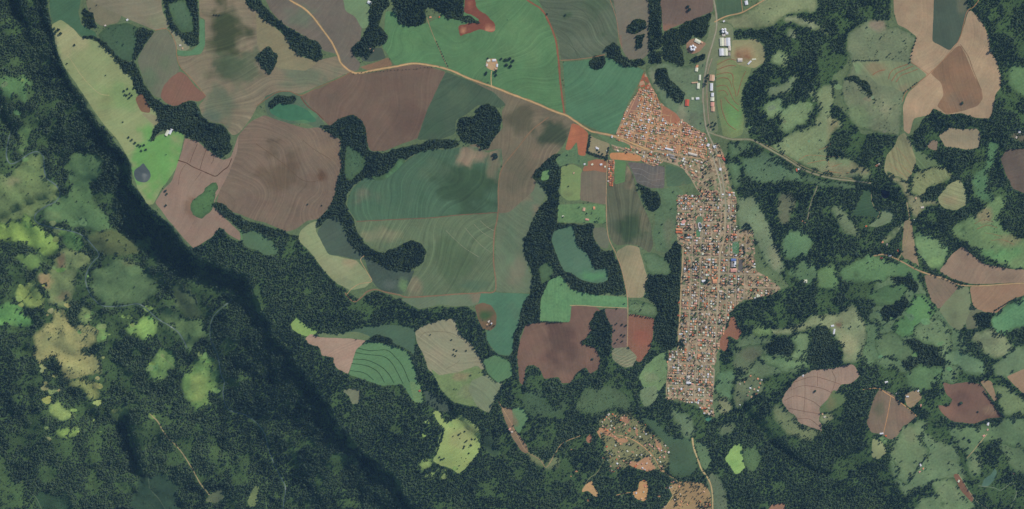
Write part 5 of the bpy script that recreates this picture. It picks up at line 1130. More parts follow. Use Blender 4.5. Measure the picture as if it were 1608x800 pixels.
for x, y, r, words, group in PLACED:
    a = RNG.uniform(0, 6.283)
    t = empty('tree', where(x, y), a, words, 'tree', group)
    k = int(RNG.integers(0, 6)); tall = k % 2
    tallish = 'poplar' in words or 'spindle' in words
    r *= 1.0 if tallish else 1.18
    hgt = r * RNG.uniform(1.0, 1.25) if tallish else r * RNG.uniform(.62, .8)
    link('trunk', TRUNKS[tall], None, t).scale = (r, r, hgt)
    link('crown', CROWNS[k], None, t).scale = (r, r * RNG.uniform(.9, 1.1), hgt)
rest = SOLO2[n_solo:]
scatter('scattered_trees', 'smaller trees scattered over pastures and clearings', np.array([q[1] for q in rest]), np.array([q[2] for q in rest]), np.array([q[0] for q in rest]), G_TREE, 6, RNG)

# ------------------------------------------------------------------ buildings
def roof_material(name, c, ribs=.5, rust=.25, rough=.75, spec=.2):
    m, t, b = new_mat(name, rough, spec)
    tc = N(t, 'ShaderNodeTexCoord').outputs['Object']
    pos = N(t, 'ShaderNodeNewGeometry').outputs['Position']
    rnd = N(t, 'ShaderNodeNewGeometry').outputs['Random Per Island']
    wv = N(t, 'ShaderNodeTexWave'); wv.inputs['Scale'].default_value = 1 / ribs; wv.inputs['Distortion'].default_value = .4
    t.links.new(pos, wv.inputs['Vector'])
    f = math_(t, 'ADD', math_(t, 'MULTIPLY', rnd, .5), math_(t, 'ADD', .5, math_(t, 'MULTIPLY', noise(t, pos, 1 / 6, 5, .7), .5)))
    cc = vscale(t, mixc(t, math_(t, 'MULTIPLY', noise(t, pos, 1 / 4, 5, .7), rust), alb(c), alb((112, 84, 66))), f)
    t.links.new(cc, b.inputs['Base Color'])
    bp = N(t, 'ShaderNodeBump'); bp.inputs['Strength'].default_value = .3; bp.inputs['Distance'].default_value = .08
    t.links.new(wv.outputs['Fac'], bp.inputs['Height']); t.links.new(bp.outputs[0], b.inputs['Normal'])
    return m
ROOFS = [('orange tiled', (214, 152, 114)), ('faded tan', (200, 164, 134)), ('brown tiled', (156, 122, 104)), ('pale grey', (204, 194, 180)), ('white metal', (250, 246, 238)), ('weathered grey', (150, 144, 138)), ('pink', (222, 158, 140)), ('russet', (196, 110, 76)), ('blue', (96, 122, 178)), ('cream', (236, 222, 190)), ('dark grey', (96, 98, 100)), ('dull red', (188, 92, 76))]
RM = {n: roof_material(n.replace(' ', '_') + '_roof', c) for n, c in ROOFS}
M_WALL, t_, b_ = new_mat('rendered_wall')
t_.links.new(mixc(t_, N(t_, 'ShaderNodeObjectInfo').outputs['Random'], (.62, .56, .47), (.42, .36, .30)), b_.inputs['Base Color'])
M_DARK, t_, b_ = new_mat('dark_opening', .4, .4); b_.inputs['Base Color'].default_value = (.03, .035, .04, 1)
def box_part(x0, x1, y0, y1, z0, z1, lid=True):
    v = [(x, y, z) for z in (z0, z1) for x, y in ((x0, y0), (x1, y0), (x1, y1), (x0, y1))]
    f = [(0, 1, 5, 4), (1, 2, 6, 5), (2, 3, 7, 6), (3, 0, 4, 7)]
    if lid: f += [(4, 5, 6, 7), (3, 2, 1, 0)]
    return v, f
def wall_mesh():
    v, f = box_part(-.5, .5, -.5, .5, -.25, 1, False)
    return v, f
def gable(ov=.07, over_end=.04):
    a, e = .5 + over_end, .5 + ov
    lo = -.06
    v = [(-a, -e, lo), (a, -e, lo), (a, 0, 1), (-a, 0, 1), (-a, e, lo), (a, e, lo),
         (-a, -e, lo - .14), (a, -e, lo - .14), (a, 0, .86), (-a, 0, .86), (-a, e, lo - .14), (a, e, lo - .14)]
    f = [(0, 1, 2, 3), (3, 2, 5, 4), (7, 6, 9, 8), (8, 9, 10, 11), (0, 6, 7, 1), (4, 5, 11, 10), (0, 3, 9, 6), (3, 4, 10, 9), (1, 7, 8, 2), (2, 8, 11, 5)]
    return v, f
def hip():
    e = .56; a = .55
    v = [(-a, -e, -.06), (a, -e, -.06), (a, e, -.06), (-a, e, -.06), (-.22, 0, 1), (.22, 0, 1), (-a, -e, -.2), (a, -e, -.2), (a, e, -.2), (-a, e, -.2)]
    f = [(0, 1, 5, 4), (1, 2, 5), (2, 3, 4, 5), (3, 0, 4), (6, 7, 1, 0), (7, 8, 2, 1), (8, 9, 3, 2), (9, 6, 0, 3), (9, 8, 7, 6)]
    return v, f
def pyme(name, vf, mat):
    me = bpy.data.meshes.new(name); me.from_pydata(vf[0], [], vf[1]); me.materials.append(mat); return me
WALLS = pyme('wall', wall_mesh(), M_WALL)
ROOF_ME = {(n, k): pyme('roof', (gable, hip)[k](), RM[n]) for n, _ in ROOFS for k in (0, 1)}
WIN = {}
def bits(v_f, name, mat, parent, loc, sc, rz=0):
    o = link(name, v_f, None, parent); o.location = loc; o.scale = sc; o.rotation_euler = (0, 0, rz); return o
DOOR_ME = pyme('door', box_part(-.5, .5, -.5, .5, 0, 1), M_DARK)
WINDOW_ME = pyme('window', box_part(-.5, .5, -.5, .5, 0, 1), M_DARK)
def house(name, label, cat, px, py, L, W, rot, h, rh, roof, kind=0, group=None, door=True, windows=True, z=None):
    """L, W in map units; rot in degrees, counter-clockwise"""
    x, y, zz = where(px, py)
    t = empty(name, (x, y, zz), math.radians(rot), label, cat, group)
    Lm, Wm = L * S, W * S
    bits(WALLS, 'wall', None, t, (0, 0, 0), (Lm, Wm, h))
    bits(ROOF_ME[(roof, kind)], 'roof', None, t, (0, 0, h + .06 * rh), (Lm, Wm, rh))
    if door: bits(DOOR_ME, 'door', None, t, (Lm * .1, -Wm / 2, 0), (1.1 if cat == 'house' else 3.4, .12, 2.1 if cat == 'house' else min(3.6, h * .8)))
    if windows:
        for s in (-.28, .34): bits(WINDOW_ME, 'window', None, t, (Lm * s, -Wm / 2, .95), (1.3, .1, 1.1))
        bits(WINDOW_ME, 'window', None, t, (Lm * .2, Wm / 2, .95), (1.3, .1, 1.1))
    return t
def shed(label, px, py, L, W, rot, roof='white metal', h=6.0, name='warehouse', cat='warehouse', group=None):
    return house(name, label, cat, px, py, L, W, rot, h, W * S * .16, roof, 0, group, True, False)

shed('white roofed twin hall beside the highway, western bay', 1133.5, 66, 12, 5.6, 92, 'cream', 7)
shed('white roofed twin hall beside the highway, eastern bay', 1143.5, 66, 12, 5.6, 92, 'white metal', 7)
shed('pale gabled hall between the two bays of the northern warehouse', 1138.5, 66.3, 11, 3.4, 92, 'pale grey', 6)
shed('broad white warehouse south of the twin hall', 1133, 82, 10.5, 6, 92, 'white metal', 7)
shed('cream half of the broad warehouse south of the twin hall', 1139.5, 82, 10.5, 6, 92, 'cream', 6.6)
shed('narrow grey annex at the side of the broad warehouse', 1145.4, 76, 7, 3.6, 92, 'pale grey', 5)
shed('small grey shed below the narrow annex', 1145.2, 85, 5, 3.2, 92, 'weathered grey', 4.5)
shed('blue grey metal shed in the brown farm clearing', 1162, 94.5, 7, 5, 0, 'pale grey', 5, 'shed', 'shed')
shed('long white poultry house slanting in the light tan grassland', 1177, 98.5, 7, 2.2, 45, 'white metal', 3.5, 'poultry_house', 'shed')
shed('short white poultry house beside the brown farm clearing', 1184, 93.5, 6, 1.9, 4, 'cream', 3.5, 'poultry_house', 'shed')
shed('olive roofed shed north of the cluster of silos', 1095.5, 65, 9, 5, -28, 'cream', 5, 'shed', 'shed')
shed('small ochre shed beside the olive roofed silo yard shed', 1101.5, 67, 4, 2.6, -30, 'faded tan', 4, 'shed', 'shed')
shed('white roofed shed on the tan lane at the northern edge', 1172, 4.6, 6.2, 4.4, 100, 'white metal', 5, 'shed', 'shed')
shed('white roofed barn among the small garden plots', 580.5, 4.5, 7, 4, -25, 'white metal', 5, 'barn', 'barn')
shed('western half of the double white barn at the rim meadow', 262.6, 209, 9, 4, 63, 'cream', 5, 'barn', 'barn')
shed('eastern half of the double white barn at the rim meadow', 267.8, 206.6, 9, 4, 63, 'white metal', 5, 'barn', 'barn')
shed('grey square workshop at the top of the service road', 1118, 122.5, 9, 6.5, 85, 'faded tan', 5)
shed('thin grey hall right of the square workshop', 1121.3, 123, 6.5, 1.8, 88, 'pale grey', 4)
shed('long white warehouse on the service road', 1117.3, 137, 11, 4, 88, 'white metal', 6)
shed('white cube warehouse on the service road', 1118.8, 149, 5.4, 4, 88, 'white metal', 6)
shed('cream depot below the white cube warehouse', 1118.6, 156, 5.4, 5.2, 88, 'cream', 5)
shed('pink roofed depot on the service road', 1118.8, 164, 6.2, 5, 88, 'pink', 5)
shed('dusty tan depot yard roof below the pink depot', 1119.6, 171.5, 7, 5, 88, 'faded tan', 4)
shed('cream roofed store between lane and highway', 1096.6, 135, 8.4, 4, 86, 'cream', 5)
shed('long low grey store above the cream roofed store', 1091, 130, 9, 1.8, 4, 'faded tan', 4)
shed('wide orange roofed farm hall west of the lane end', 1079, 161.5, 9.5, 5.6, 86, 'dull red', 5)
shed('small bright white hall by the green lot on the lane', 1095.4, 155, 5, 3.2, 4, 'white metal', 5)
shed('cream bungalow west of the small bright white hall', 1087.4, 155, 3.4, 3, 84, 'cream', 3.4, 'house', 'house')
shed('orange roofed works at the northern lane', 1094.5, 104.5, 4.4, 3, 60, 'orange tiled', 4)
shed('pale works building below the orange roofed works', 1094, 109.5, 5.6, 4, 80, 'cream', 4)
shed('tall cream hall beside the highway below the works', 1099, 122, 8, 3, 88, 'cream', 5)
shed('bright blue roofed sports hall below the football pitch', 1152, 408.3, 7.4, 3.4, 0, 'blue', 7, 'sports_hall', 'sports hall')
shed('tall white sports hall beside the asphalt yard', 1154, 415, 8.2, 3.2, 88, 'white metal', 8, 'sports_hall', 'sports hall')
shed('green grey hall left of the tall white sports hall', 1150, 415.4, 8, 3.4, 88, 'weathered grey', 6, 'sports_hall', 'hall')
shed('pink roofed school hall under the white sports hall', 1152, 424.6, 8.6, 5.2, 0, 'pink', 5, 'school_hall', 'hall')
shed('upper orange long hall at the western town edge', 1066.5, 360.6, 9.6, 2.8, -3, 'orange tiled', 4.5, 'hall', 'hall')
shed('lower orange long hall at the western town edge', 1066.5, 365, 9.6, 2.8, -3, 'russet', 4.5, 'hall', 'hall')
shed('salmon roofed hall above the twin orange halls', 1073.5, 348.5, 6.5, 4.6, 40, 'pink', 4.5, 'hall', 'hall')
shed('white roofed hall above the twin orange halls', 1072, 352.4, 6, 2.4, 0, 'white metal', 4.5, 'hall', 'hall')
shed('large white hall in the lower town', 1081, 595, 9, 5, 92, 'pale grey', 6, 'hall', 'hall')
shed('bright white arched hall below the large lower town hall', 1081.5, 601.8, 7, 3.2, -4, 'white metal', 6, 'hall', 'hall')
shed('grey blue hall in the southern quarter of the town', 1083, 563.5, 7, 4.4, 45, 'weathered grey', 5, 'hall', 'hall')
shed('white hall near the dark town square', 1105, 441.5, 5.6, 3.2, 5, 'white metal', 5, 'hall', 'hall')
shed('orange plaza roof in the middle of the town', 1122.6, 442, 6.4, 5.6, 2, 'orange tiled', 4, 'market_hall', 'hall')
shed('white market building by the avenue fork', 1112, 228, 4.4, 3.4, 60, 'white metal', 5, 'hall', 'hall')
shed('white depot on the eastern side of the avenue', 1122.5, 230.5, 4.4, 4, 20, 'white metal', 5)
shed('orange depot east of the avenue fork', 1131, 245, 9, 3, -4, 'orange tiled', 5)
shed('russet depot beneath the orange depot of the avenue fork', 1137, 250, 6, 3, -40, 'dull red', 4)
shed('white box depot by the green slope at the avenue', 1131, 266, 4, 3.4, 88, 'white metal', 5)
shed('long white bus depot along the settlement street', 1050.5, 234.5, 12, 2.4, -14, 'white metal', 5)
shed('pale long store at the end of the settlement street', 1088, 242.6, 13, 3, -14, 'pale grey', 5)
shed('low grey halls below the settlement street', 1054.5, 244, 9, 3, -18, 'weathered grey', 4)
shed('green roofed long hall beside the low grey halls', 1057, 248.6, 9, 2.2, -18, 'weathered grey', 4)
shed('white tower like store on the settlement road', 961, 215, 3.6, 1.6, 88, 'white metal', 6)
for px, py, L, W, rot, roof, words in ((767.5, 95.5, 4.4, 3, 20, 'cream', 'cream farmhouse at the western side of the farm compound'), (776, 95, 5.4, 3.2, 5, 'white metal', 'white barn at the northern side of the farm compound'), (764.5, 102.5, 4, 2.6, 80, 'pale grey', 'grey shed at the western side of the farm compound'),
        (780.6, 103, 4.6, 2.6, 85, 'white metal', 'white shed on the eastern side of the farm compound'), (779, 108.4, 3.6, 2.4, 0, 'faded tan', 'tan store at the southern side of the farm compound'), (200, 31.5, 3.4, 2.4, 30, 'white metal', 'small white house at the corner of the long fallow field'),
        (165.4, 40.5, 2.6, 2, 20, 'pale grey', 'tiny grey house among the rim farm plots'), (283, 71.5, 3.2, 2.2, 10, 'pale grey', 'grey farmhouse among trees by the contour field'), (286.6, 76, 2.8, 2, 70, 'faded tan', 'tan shed among trees by the contour field'),
        (582, 75.5, 3.4, 2.2, 30, 'faded tan', 'tan farmhouse in the wood by the road bend'), (586, 79.6, 2.6, 2, 70, 'brown tiled', 'brown shed in the wood by the road bend'), (676, 27.5, 3.4, 2.2, 10, 'orange tiled', 'orange cottage at the head of the tree lined lane'),
        (690, 27, 2.6, 1.8, 60, 'russet', 'russet shed by the dark wood at the tree lined lane'), (1136.8, 33.6, 3, 2.2, 30, 'white metal', 'small white house at the northern warehouse yard'), (1141.5, 52.5, 4, 3.4, 5, 'white metal', 'white elevator house beside the northern silos'),
        (1136.5, 55.5, 4.6, 3.4, 5, 'pale grey', 'grey loading shed below the northern silos'), (1251, 267.5, 4.6, 2, 110, 'russet', 'red roofed house below the curving road'), (1254, 266, 2.4, 1.8, 20, 'white metal', 'white hut beside the red roofed house below the curving road'),
        (1377, 260.5, 3.6, 2.6, 30, 'orange tiled', 'orange farmhouse near the striped olive hillside'), (1380.5, 258, 2.4, 2, 0, 'pale grey', 'grey hut beside the farmhouse near the striped hillside'), (1259, 347, 3.4, 2.2, 160, 'orange tiled', 'orange house inside the eastern forest'),
        (1263.5, 350.5, 3.2, 2.2, 150, 'pink', 'pink house inside the eastern forest'), (1360.5, 355.5, 2.8, 2, 20, 'russet', 'russet hut at the tip of the pale crescent of grass'), (1386, 380.5, 3.4, 2.4, 20, 'orange tiled', 'orange house at the top of the eastern hamlet'),
        (1392.5, 384, 3, 2.2, 80, 'pale grey', 'grey house of the eastern hamlet by the lane'), (1410.5, 393, 4, 3, 60, 'russet', 'bright russet house east of the eastern hamlet'), (1397.6, 401.4, 4, 2.6, 10, 'white metal', 'white roofed shed on the orange tan lane'),
        (1384, 405.5, 3.6, 2.2, 160, 'dull red', 'dull red house west of the white lane shed'), (1448.5, 326, 4.6, 2.4, 10, 'pale grey', 'grey farm hall between two orchards of the eastern hill'), (1438, 311.5, 2.8, 2, 80, 'faded tan', 'tan farmhouse high on the eastern hill'),
        (1436.5, 345.5, 3, 2, 10, 'cream', 'cream hut at the lane by the pale pasture'), (1265, 442, 5, 4.4, 0, 'cream', 'square white house east of the town end'), (1307.6, 512, 4.6, 2.6, 5, 'white metal', 'white house north of the kite shaped grove'),
        (1310, 521, 8, 2.4, 80, 'white metal', 'long white shed north of the kite shaped grove'), (1384, 681, 5.4, 2.2, 8, 'white metal', 'white house at the foot of the brown field'), (1391, 684.5, 3, 2, 20, 'russet', 'russet shed at the foot of the brown field'),
        (1445, 730.5, 4, 2.6, 110, 'white metal', 'white farmhouse beside the southern pasture woods'), (1449.5, 736, 3, 2, 60, 'orange tiled', 'orange shed beside the southern pasture woods'), (1444, 741, 3, 1.8, 30, 'pink', 'pink shed beneath the southern pasture farmhouse'),
        (1551.5, 666, 4.6, 3, 80, 'white metal', 'white house near the tan farm track'), (1551, 675, 2.8, 2.2, 60, 'faded tan', 'tan house near the tan farm track'), (1545, 684.5, 3.6, 2.4, 30, 'pink', 'pink shed at the head of the tan farm track'),
        (1446, 637, 3.4, 2.6, 40, 'pink', 'pink farmhouse by the small tan plots'), (1408, 618, 2.8, 2.2, 60, 'cream', 'cream farmhouse on the orange lane'), (1425, 623, 4, 2, 0, 'white metal', 'white shed north of the small tan plots'), (1442, 614, 3, 2, 50, 'white metal', 'white cottage above the small tan plots'),
        (1392, 600.5, 4.6, 2.6, 10, 'white metal', 'white farm hall in the north of the brown field'), (1505.4, 755.6, 3.6, 2.4, 60, 'cream', 'cream house on the brown strip'), (1261, 590, 3, 1.8, 60, 'white metal', 'white hut north west of the tan contour hill'),
        (659, 614, 2.8, 2.2, 20, 'dull red', 'dull red cottage on the slender pale strip'), (800.5, 674, 4, 2.4, 50, 'pink', 'pink farmhouse on the southern track'), (804, 678.5, 3, 2, 10, 'pale grey', 'grey shed on the southern track'), (768, 505, 3.6, 2.4, 30, 'pale grey', 'grey farmhouse in the bare earth ring'),
        (771.6, 508.5, 3, 2, 70, 'white metal', 'white shed in the bare earth ring'), (765, 510, 2.4, 1.8, 30, 'faded tan', 'tan shed in the bare earth ring'), (231, 547.5, 3, 2, 30, 'orange tiled', 'orange hut in the valley glade'), (1295, 655, 3.2, 2, 30, 'pale grey', 'grey farmhouse on the grass margin of the tan hill'),
        (1291.5, 650.5, 2.6, 2, 80, 'faded tan', 'tan farmhouse on the grass margin of the tan hill'), (938, 233.5, 4.4, 3, -25, 'white metal', 'white house in the walled yard'), (936, 231.6, 2.6, 2, 60, 'pale grey', 'grey annex in the walled yard'), (953.6, 237, 3, 2.2, 10, 'cream', 'cream house in the corner of the walled yard'),
        (918, 258, 2.8, 2, 20, 'white metal', 'white hut on the red earth yards'), (930, 258.5, 3, 2.4, 30, 'cream', 'cream house on the red earth yards'), (944, 258.6, 3.6, 2.6, 10, 'white metal', 'white house on the red earth yards'), (950, 262, 2.6, 2.2, 60, 'cream', 'cream hut at the edge of the red earth yards'),
        (917, 329, 5, 3.6, 85, 'faded tan', 'tan stable on the green smallholding'), (933, 327, 3, 4, 5, 'orange tiled', 'orange cottage on the green smallholding'), (922, 345, 5.4, 2.4, -8, 'pink', 'pink house at the foot of the green smallholding'), (884, 340, 3, 2, 0, 'cream', 'cream hut at the western end of the green smallholding'),
        (901, 272, 2.4, 1.8, 60, 'faded tan', 'tan hut on the yellow green plots'), (1601, 207.5, 3.4, 3, 0, 'white metal', 'white house at the eastern edge farm'), (1596, 216, 3, 2, 70, 'pale grey', 'grey shed at the eastern edge farm'), (1592, 744, 3, 2, 20, 'faded tan', 'tan hut in the south eastern woods')):
    house('house', words, 'house', px, py, L, W, rot, 3.2, .9 + .2 * W, roof, 0, 'farmhouses and sheds in the countryside')
def silo(px, py, r, h, label, group):
    x, y, z = where(px, py)
    t = empty('silo', (x, y, z), 0, label, 'silo', group)
    bm = bmesh.new(); bmesh.ops.create_cone(bm, cap_ends=False, segments=20, radius1=r, radius2=r, depth=h, matrix=Matrix.Translation((0, 0, h / 2)))
    link('body', to_mesh(bm, 'body', RM['pale grey']), None, t)
    bm = bmesh.new(); bmesh.ops.create_cone(bm, cap_ends=False, segments=20, radius1=r * 1.05, radius2=r * .14, depth=r * .6, matrix=Matrix.Translation((0, 0, h + r * .3)))
    bmesh.ops.create_cone(bm, cap_ends=True, segments=10, radius1=r * .16, radius2=r * .16, depth=r * .2, matrix=Matrix.Translation((0, 0, h + r * .66)))
    link('roof', to_mesh(bm, 'roof', RM['white metal']), None, t)
for k, (px, py, w_) in enumerate(((1134.6, 46.8, 'north western'), (1138.6, 46.4, 'north eastern'), (1135, 50.6, 'south western'), (1139.2, 50.2, 'south eastern'))):
    silo(px, py, 6.2, 17, '%s steel silo of the four beside the twin hall' % w_, 'steel silos beside the twin hall')
for k, (px, py, w_) in enumerate(((1084.5, 74, 'western'), (1088, 72.6, 'northern'), (1091.4, 75, 'eastern'), (1085.6, 78, 'south western'), (1089.6, 78.4, 'southern'))):
    silo(px, py, 6.6, 19, '%s steel silo in the cluster on the bare yard' % w_, 'steel silos on the bare yard')
silo(1600.5, 205, 4, 8, 'small white silo at the eastern edge farm', None)

# oval white stand in the town
def ring(px, py, rx, ry, wd, h):
    t = empty('arena_stand', where(px, py), math.radians(10), 'white oval arena ring in the town park', 'arena')
    n = 28; v = []; f = []
    for k in range(n):
        a = k * 2 * math.pi / n
        c, s = math.copysign(abs(math.cos(a)) ** .6, math.cos(a)), math.copysign(abs(math.sin(a)) ** .6, math.sin(a))
        for rr, z in ((1, 0), (1, h), (1 - wd, h * .7), (1 - wd, 0)): v.append((rx * c * rr, ry * s * rr, z))
    for k in range(n):
        for q in range(3): f.append((k * 4 + q, ((k + 1) % n) * 4 + q, ((k + 1) % n) * 4 + q + 1, k * 4 + q + 1))
    link('roof', pyme('roof', (v, f), RM['white metal']), None, t)
    v2 = [(rx * .66 * math.cos(a), ry * .66 * math.sin(a), .25) for a in np.arange(n) * 2 * math.pi / n]
    link('court', pyme('court', (v2, [tuple(range(n))]), RM['dark grey']), None, t)
ring(1099, 354.5, 8.6, 17, .26, 5)
# pitch lines and goals
M_LINE, t_, b_ = new_mat('white_lines'); b_.inputs['Base Color'].default_value = (.75, .75, .72, 1)
def pitch_lines(cx_, cy_, wpx, hpx):
    z = ground(cx_, cy_) + .35; x, y = float(mx(cx_)), float(my(cy_)); a, b = wpx * S / 2, hpx * S / 2
    segs = [(-a, -b, a, -b), (-a, b, a, b), (-a, -b, -a, b), (a, -b, a, b), (-a, 0, a, 0)]
    segs += [(-a * .5, b * s, -a * .5, b * s * .72) for s in (-1, 1)] + [(a * .5, b * s, a * .5, b * s * .72) for s in (-1, 1)] + [(-a * .5, b * s * .72, a * .5, b * s * .72) for s in (-1, 1)]
    segs += [(9 * math.cos(k * .35), 9 * math.sin(k * .35), 9 * math.cos((k + 1) * .35), 9 * math.sin((k + 1) * .35)) for k in range(18)]
    v, f = [], []
    for x0, y0, x1, y1 in segs:
        d = Vector((x1 - x0, y1 - y0)); n = Vector((-d.y, d.x)).normalized() * .25; i = len(v)
        v += [(x0 + n.x, y0 + n.y, 0), (x0 - n.x, y0 - n.y, 0), (x1 - n.x, y1 - n.y, 0), (x1 + n.x, y1 + n.y, 0)]; f.append((i, i + 1, i + 2, i + 3))
    o = link('pitch_lines', pyme('pitch_lines', (v, f), M_LINE), None, kind='structure', label='white lines of the green football pitch'); o.location = (x, y, z)
pitch_lines(1155.4, 389.5, 9.6, 17.6)

# ------------------------------------------------------------------ houses of the town and the settlement
from bisect import bisect
HOUSES = []
def district(idx, x0, x1, y0, y1, su, sv, ang, lmin, lmax, pal, keep, tag):
    ca, sa = math.cos(math.radians(ang)), math.sin(math.radians(ang))
    R = max(x1 - x0, y1 - y0)
    us, vs = np.meshgrid(np.arange(-R, R, su), np.arange(-R, R, sv))
    us = us.ravel() + RNG.uniform(-.45, .45, us.size); vs = vs.ravel() + RNG.uniform(-.45, .45, vs.size)
    xm, ym = (x0 + x1) / 2, (y0 + y1) / 2
    x = xm + us * ca - vs * sa; y = ym + us * sa + vs * ca
    ok = (x > x0) & (x < x1) & (y > y0) & (y < y1)
    x, y = x[ok], y[ok]
    c = classify(x, y, True, .75)
    ok = np.isin(c, idx) & (RNG.random(x.shape) < keep * (1 - .45 * ((tag == 'town') & (x > 1160 + 8 * fbm(x / 9, y / 9, 2, 3)))))
    for px, py in zip(x[ok], y[ok]):
        if any(abs(px - q[0]) < q[2] and abs(py - q[1]) < q[3] for q in KEEP): continue
        L = RNG.uniform(lmin, lmax); W = L * RNG.uniform(.62, .9)
        big = RNG.random()
        if big > .955: L *= 1.55; W *= 1.15
        roof = pal[int(RNG.integers(0, len(pal)))]
        rot = -ang + (90 if RNG.random() < .45 else 0) + RNG.uniform(-4, 4)
        HOUSES.append((L * W, px, py, L, W, rot, RNG.uniform(2.9, 3.8) + (2.6 if RNG.random() < .06 else 0), roof, int(RNG.random() < .35), tag))
KEEP = [(o.location.x / S + 804, 400 - o.location.y / S, 5.2, 4.4) for o in SC.objects if o.type == 'EMPTY' and o.get('category') in ('warehouse', 'hall', 'sports hall', 'arena')]
KEEP += [(1171, 374, 11, 10), (1172, 412, 6, 14), (1095, 262, 5, 4)]
IDX = {m['label']: i for i, m in enumerate(MAP)}
PT = ['orange tiled', 'orange tiled', 'russet', 'faded tan', 'faded tan', 'faded tan', 'faded tan', 'brown tiled', 'pale grey', 'pale grey', 'pale grey', 'white metal', 'white metal', 'weathered grey', 'pink', 'cream', 'cream', 'russet', 'brown tiled', 'orange tiled']
PS = ['orange tiled', 'orange tiled', 'faded tan', 'faded tan', 'cream', 'brown tiled', 'russet', 'pink', 'pale grey', 'white metal']
district([TOWN_IDX], 1040, 1240, 300, 656, 3.4, 4.1, 2.6, 1.7, 3.2, PT, .70, 'town')
district([IDX['plots between the settlement and the town centre']], 955, 1150, 224, 308, 3.6, 4.0, 20, 2.0, 3.2, PT, .55, 'centre')
district([IDX['reddish house plots of the triangular settlement']], 966, 1114, 140, 250, 3.0, 3.4, 12, 1.5, 2.5, PS, .74, 'settlement')
district([IDX['house plots south of the settlement road']], 1004, 1046, 238, 264, 3.0, 3.4, 15, 1.7, 2.6, PS, .8, 'plots')
district([IDX['house row ground down the long street']], 952, 968, 250, 296, 3.0, 3.2, 3, 1.8, 2.6, ['russet', 'brown tiled', 'orange tiled', 'pale grey'], .85, 'row')
district([IDX['orange core of the southern hamlet'], IDX['orange clearing strip along the hamlet lane'], IDX['grassy yards of the southern hamlet'], IDX['orange earth patch along the lower hamlet houses'], IDX['small earth patch at the eastern hamlet'], IDX['red earth patch in the upper hamlet']], 930, 1060, 650, 745, 5.0, 5.0, 40, 1.6, 2.7, PS, .36, 'hamlet')
district([i for i, m in enumerate(MAP) if m.get('hamlet')], 890, 1070, 645, 795, 4.2, 4.2, 30, 1.6, 2.6, PS, .5, 'hamlet')
district([IDX['tan bare grounds with trees at the southern road'], IDX['small orange clearing with two houses']], 990, 1120, 750, 800, 5.5, 5.5, 20, 1.8, 2.9, PS, .2, 'grounds')
district([IDX['mixed hillside with scattered houses east of the lower town'], IDX['rough yards south east of the lower town']], 1122, 1200, 590, 655, 6, 6, 20, 1.8, 2.9, PT, .25, 'hillside')
HOUSES = [h for h in HOUSES if -6 < h[2] < 806]
HOUSES.sort(reverse=True)
def place_words(px, py, tag):
    if tag == 'town':
        k = bisect([c + SLANT * (py - 380) for c in TOWN_COLS], px); r = bisect([y + .03 * (px - 1100) for y in TOWN_ROWS], py)
        return ', %s town block from the west, %s row' % (ORD[k], ORD[r])
    if tag == 'settlement':
        b = bisect([165, 180, 195, 210, 225], py); e = bisect([985, 1005, 1025, 1045, 1070, 1090], px)
        return ', %s band of the triangular settlement, %s strip' % (ORD[b], ORD[e])
    e = lambda a, n: ORD[int(n)]
    return {'centre': ', near the avenue fork, %s cluster', 'plots': ', on the plots below the settlement road, %s cluster', 'row': ', on the long street row, %s cluster', 'hamlet': ', in the southern hamlet, %s cluster',
            'grounds': ', on the tan grounds by the southern road, %s cluster', 'hillside': ', on the hillside east of the lower town, %s cluster'}[tag] % \
        ORD[min(17, max(0, int({'centre': (px - 955) / 14, 'plots': (px - 1004) / 5, 'row': (py - 250) / 5, 'hamlet': (px - 930) / 12, 'grounds': (px - 990) / 12, 'hillside': (px - 1122) / 8}[tag])))]
GRP = {'town': 'houses of the main town', 'centre': 'houses by the avenue fork', 'plots': 'houses below the settlement road', 'row': 'houses on the long street', 'settlement': 'houses of the triangular settlement', 'hamlet': 'houses of the southern hamlet', 'grounds': 'houses on the tan grounds', 'hillside': 'houses on the eastern hillside'}
n_single = 300 - sum(1 for o in SC.objects if o.parent is None and o.name.split('.')[0] == 'house')
for A, px, py, L, W, rot, h, roof, kind, tag in HOUSES[:n_single]:
    lab = '%s%s house%s' % ('big ' if A > 9.5 else '', roof + ('' if 'tiled' in roof or 'metal' in roof else ' roofed'), place_words(px, py, tag))
    house('house', lab, 'house', px, py, L, W, rot, h, .55 + W * .32, roof, kind, GRP[tag])
# the remaining small houses, as one piece
names = [n for n, _ in ROOFS]
wv_, wf_ = wall_mesh(); allv, allf, ami = [], [], []; base = 0
rvf = (gable(), hip())
for A, px, py, L, W, rot, h, roof, kind, tag in HOUSES[n_single:]:
    x, y, z = where(px, py); c, s = math.cos(math.radians(rot)), math.sin(math.radians(rot)); Lm, Wm = L * S, W * S; rh = .55 + W * .32
    for (vv, ff), sc, z0, mi in (((wv_, wf_), (Lm, Wm, h), 0, len(names)), (rvf[kind], (Lm, Wm, rh), h + .06 * rh, names.index(roof))):
        for a in vv:
            ax, ay = a[0] * sc[0], a[1] * sc[1]; allv.append((x + ax * c - ay * s, y + ax * s + ay * c, z + z0 + a[2] * sc[2]))
        for q in ff: allf.append(tuple(base + i for i in q)); ami.append(mi)
        base += len(vv)
me = bpy.data.meshes.new('small_houses'); me.from_pydata(allv, [], allf)
for n in names: me.materials.append(RM[n])
me.materials.append(M_WALL)
me.polygons.foreach_set('material_index', ami)
link('small_houses', me, None, kind='stuff', label='small houses packed along the streets of town and settlement')
print('houses', len(HOUSES), 'trees', len(PLACED), 'rest trees', len(rest), 'shrubs', len(bx))

